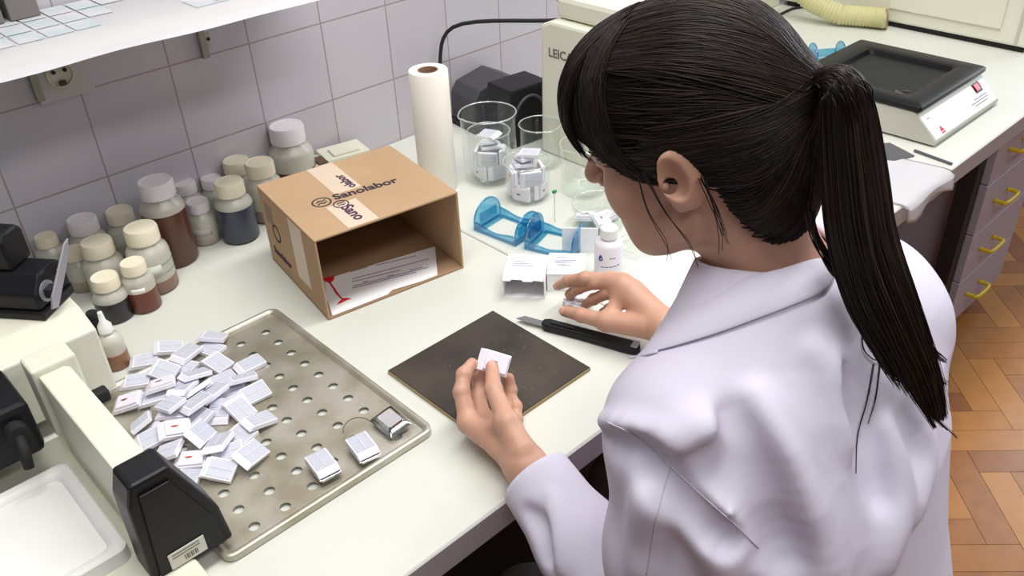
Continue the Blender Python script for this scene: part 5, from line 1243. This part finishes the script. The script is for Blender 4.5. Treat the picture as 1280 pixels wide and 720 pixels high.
def build_hair():
    v, f = surfnet(hair_sdf, HO-[.15, .19, .17], HO+[.15, .17, .19], .0026)
    me = np_mesh('hair', v, f, ROOT); at = me.attributes.new('tone', 'FLOAT', 'POINT'); at.data.foreach_set('value', np.full(len(me.vertices), .1, np.float32))
    hair = link('hair', me, mat('hair_base', (.007, .005, .004), .95, spec=.08), PERSON, True)
    K = 22; lines = []; rad = []; tone = []
    def add(A, B, rlo, rhi, mid=None, lift=(0, .003), tn=None, endf=None):
        D = slerp_path(A, B, K, mid); N_ = len(A); r = shell_r(D.reshape(-1, 3)).reshape(N_, K)
        r = r+RNG.uniform(*lift, N_)[:, None]+.0006*np.sin(np.linspace(0, 6, K)[None]*RNG.uniform(.5, 2, N_)[:, None]+RNG.uniform(0, 6, N_)[:, None])
        lines.append(hwv(HC+D*r[..., None])); R_ = RNG.uniform(rlo, rhi, N_)[:, None]*np.ones((1, K)); rad.append(R_*(endf if endf is not None else 1)); tone.append(tn if tn is not None else RNG.random(N_)**1.6)
    tdir = TIE-HC
    # swept back hair: from side hairline / temple / top to the tie
    n = 2600; fa = RNG.uniform(-.10, .070, n); s = np.where(RNG.random(n) < .62, 1, -1); ub = hairline(fa)
    A = np.stack([s*RNG.uniform(.055, .085, n), fa, ub+RNG.uniform(.0, .02, n)], 1)-HC
    B = np.tile(tdir, (n, 1))+RNG.normal(0, .006, (n, 3)); add(A, B, .0004, .0008, mid=np.stack([s*.10, np.zeros(n), np.where(fa < -.04, -.05, .06)], 1))
    n = 2600; A = np.stack([RNG.uniform(-.07, .07, n), RNG.uniform(.02, .075, n), np.full(n, .11)], 1)-HC
    B = np.tile(tdir, (n, 1))+RNG.normal(0, .007, (n, 3)); mid = np.stack([A[:, 0]*3.2, np.zeros(n), np.full(n, .12)], 1); add(A, B, .0004, .0008, mid=mid, tn=.15+RNG.random(n)**1.3*.85)
    n = 4200; dd = RNG.normal(0, 1, (n, 3)); dd /= np.linalg.norm(dd, axis=1)[:, None]; pp = HC+dd*shell_r(dd)[:, None]
    ok = (pp[:, 2] > hairline(pp[:, 1])+.006) & (pp[:, 1] < .06); A = dd[ok]; m_ = len(A); B = np.tile(tdir, (m_, 1))+RNG.normal(0, .006, (m_, 3))
    add(A, B, .0004, .0008, mid=np.stack([np.sign(pp[ok, 0])*.06, np.zeros(m_), np.zeros(m_)], 1), lift=(-.0006, .0016), tn=.1+.9*RNG.random(m_)**1.5, endf=np.concatenate([np.linspace(.15, 1, 5), np.ones(K-5)])[None])
    # nape going up
    n = 1100; A = np.stack([RNG.uniform(-.06, .06, n), RNG.uniform(-.13, -.05, n), RNG.uniform(-.11, -.075, n)], 1)-HC; B = np.tile(tdir, (n, 1))+RNG.normal(0, .006, (n, 3)); add(A, B, .0004, .0008)
    # fringe
    n = 3600; x = RNG.uniform(-1, 1, n); A = np.stack([x*.030, np.full(n, .040)+RNG.normal(0, .006, n), np.full(n, .125)], 1)-HC
    fe = np.where(np.abs(x) > .62, .040+RNG.normal(0, .008, n), .12-.05*np.abs(x)**2)
    ze = np.where(np.abs(x) > .62, -.020+RNG.normal(0, .010, n), .030+RNG.normal(0, .007, n)-.012*np.abs(x))
    B = np.stack([np.sign(x)*np.where(np.abs(x) > .62, .078, np.abs(x)*.095), fe, ze], 1)-HC
    add(A, B, .0004, .0008, mid=np.stack([x*.25, np.full(n, .12), np.zeros(n)], 1), lift=(.0005, .005), endf=np.linspace(1, .45, K)[None])
    me = strands('strands', np.concatenate(lines), np.concatenate(rad), ROOT, np.concatenate(tone)); link('hair_strands', me, m_hair, hair, True)
    # loose wisps beside the ear and nape
    W = [[(.076, .030, .01), (.078, .028, -.03), (.070, .026, -.07), (.064, .030, -.095)], [(.080, .020, .01), (.082, .008, -.03), (.074, .000, -.07), (.070, .000, -.10)],
         [(.080, -.030, .0), (.080, -.034, -.03), (.074, -.032, -.06), (.068, -.026, -.085)], [(.078, -.034, .0), (.079, -.038, -.03), (.072, -.036, -.07)], [(.079, -.032, .0), (.081, -.036, -.03), (.074, -.034, -.066)], [(.079, -.033, .0), (.080, -.037, -.028), (.075, -.036, -.058)]]
    ls = []; rs = []
    for wl in W:
        for _ in range(2): ls.append(spline(hwv(np.array(wl)+RNG.normal(0, .0015, (len(wl), 3))), K)); rs.append(np.linspace(.0006, .0003, K))
    link('loose_wisps', strands('wisps', ls, np.array(rs), ROOT), m_hair, hair, True)
    # hair tie
    c = hw(TIE+np.array([0, -.008, .002])); t = HR @ np.array([0, -.86, .12]); t /= np.linalg.norm(t); u = np.cross(t, [0, 0, 1.]); u /= np.linalg.norm(u); w_ = np.cross(t, u)
    bm = bmesh.new()
    for dz in (-.004, .003): tube(bm, [c+t*dz+.0150*(math.cos(a)*u+math.sin(a)*w_)-ROOT for a in np.linspace(0, 2*math.pi, 41)], .0058, 10)
    link('hair_tie', bm_me(bm), m_blackm, PERSON, True)
    # ponytail
    tie = c
    def tail(pts): return [at_d(*p) for p in pts]
    axis = [tie-t*.018, tie+t*.002]+tail([(1047, 104, .664), (1058, 138, .674), (1066, 205, .690), (1076, 290, .705), (1094, 355, .715), (1122, 420, .735), (1148, 475, .755), (1168, 525, .770)])
    AX = spline(axis, 60); K2 = 40; n = 2600; ls = np.zeros((n, K2, 3)); rs = np.zeros((n, K2)); tt0 = np.linspace(0, 59, 60)
    TT = np.gradient(AX, axis=0); TT /= np.linalg.norm(TT, axis=1)[:, None]; vd = AX-CO; vd /= np.linalg.norm(vd, axis=1)[:, None]
    U = np.cross(TT, vd); U /= np.linalg.norm(U, axis=1)[:, None]; Wd = np.cross(U, TT)
    wid = np.interp(tt0/59, [0, .08, .2, .34, .5, .7, .85, 1], [.007, .009, .013, .020, .025, .026, .020, .010]); dep = wid*.62
    for i in range(n):
        a = RNG.uniform(0, 2*math.pi); r = math.sqrt(RNG.random()); ex = r*math.cos(a); ey = r*math.sin(a); end = 59*np.clip(1-.32*RNG.random()**2.2-.14*max(0, -ex), .5, 1)
        tk = np.linspace(0, end, K2); g = lambda Q: np.stack([np.interp(tk, tt0, Q[:, k]) for k in range(3)], 1)
        ph = RNG.uniform(0, 6.28); wob = .0022*np.sin(tk*.13+ph)*(tk/59); lock = .0030*math.sin(5*a)*(tk/59)
        ls[i] = g(AX)+g(U)*(np.interp(tk, tt0, wid)*ex+wob+lock)[:, None]+g(Wd)*(np.interp(tk, tt0, dep)*ey+wob*.5)[:, None]
        rs[i] = RNG.uniform(.0005, .0009)*np.interp(tk/end, [0, .8, 1], [1, .9, .25])
    ls = list(ls); rs = list(rs)
    for m0, tip, nn, rad0 in ((34, [(1135, 400, .725), (1158, 432, .74), (1182, 452, .755)], 150, .008), (38, [(1140, 430, .735), (1160, 465, .75), (1183, 480, .765)], 130, .008), (40, [(1150, 480, .75), (1168, 520, .765), (1196, 548, .775)], 40, .004), (36, [(1120, 440, .735), (1142, 490, .755), (1168, 534, .77)], 160, .008)):
        base = np.concatenate([AX[[0, 8, 14, 20, 26, m0-4]], np.array(tail(tip))]); S = spline(base, K2)
        for _ in range(nn):
            off = RNG.normal(0, 1, 3)*rad0*.55; tp = np.interp(np.linspace(0, 1, K2), [0, .12, .35, .6, 1], [.4, .5, 1.3, 1.0, .25])[:, None]
            e = RNG.uniform(.86, 1); q = spline(base, int(K2/e)+1)[:K2] if e < .97 else S
            ls.append(q+off*tp); rs.append(RNG.uniform(.0005, .0008)*np.linspace(1, .3, K2))
    ls = np.array(ls); rs = np.array(rs); n = len(ls)
    pt = link('ponytail', strands('ponytail', ls, rs, ROOT, RNG.random(n)**1.5), m_hair, PERSON, True)
    # a core that closes the tail, inside the strands
    bm = bmesh.new(); R_ = []
    kk = list(range(0, 50, 2)); n_ = 14; prev = None
    for k in kk:
        ring = [bm.verts.new(AX[k]+U[k]*wid[k]*.8*math.cos(a)+Wd[k]*dep[k]*.8*math.sin(a)-ROOT) for a in np.arange(n_)*2*math.pi/n_]
        if prev: 
            for j in range(n_): bm.faces.new((prev[j], prev[(j+1) % n_], ring[(j+1) % n_], ring[j]))
        else: bm.faces.new(ring)
        prev = ring
    bm.faces.new(prev); link('tail_core', bm_me(bm), m_hair, pt, True)
    # stray locks lying on the coat
    ls = []; rs = []
    def lay(px, n_=K):
        S = spline([(x, y, 0) for x, y in px], n_); out = []
        for x, y, _ in S:
            p = cast(x, y, f=coat_sdf, lift=.002); out.append(p if p is not None else at_d(x, y, .76))
        return np.array(out)
    for px in ([(1082, 385), (1078, 430), (1090, 448), (1104, 450)], [(1092, 455), (1084, 500), (1072, 545), (1070, 592)], [(1100, 455), (1094, 500), (1085, 530)]):
        ls.append(lay(px)); rs.append(np.linspace(.0009, .0004, K))
    for d in range(26):
        ls.append(spline([p+RNG.normal(0, .002, 3) for p in tail([(1010, 262, .70), (1022, 300, .715), (1045, 340, .735), (1068, 370, .745), (1090, 392, .75)])], K)); rs.append(np.linspace(.0010, .0004, K))
    link('stray_locks', strands('stray', ls, np.array(rs), ROOT), m_hair, pt, True)
build_hair()
# the cassette held in the left hand
def held():
    c = at_d(617, 453, 1.103); ex = at_d(637, 459, 1.103)-at_d(597, 447, 1.101); ex /= np.linalg.norm(ex); nz = CO-c; nz /= np.linalg.norm(nz); nz = nz+np.array([0, 0, .25]); nz -= ex*(nz @ ex); nz /= np.linalg.norm(nz); ey = np.cross(nz, ex)
    M = Matrix(((ex[0], ey[0], nz[0]), (ex[1], ey[1], nz[1]), (ex[2], ey[2], nz[2]))); q = M.to_quaternion()
    cassette(tuple(c-nz*.004), tuple(q), 'white wax cassette with a dark tissue sliver held in the left hand', None, True, 'brown')
held()
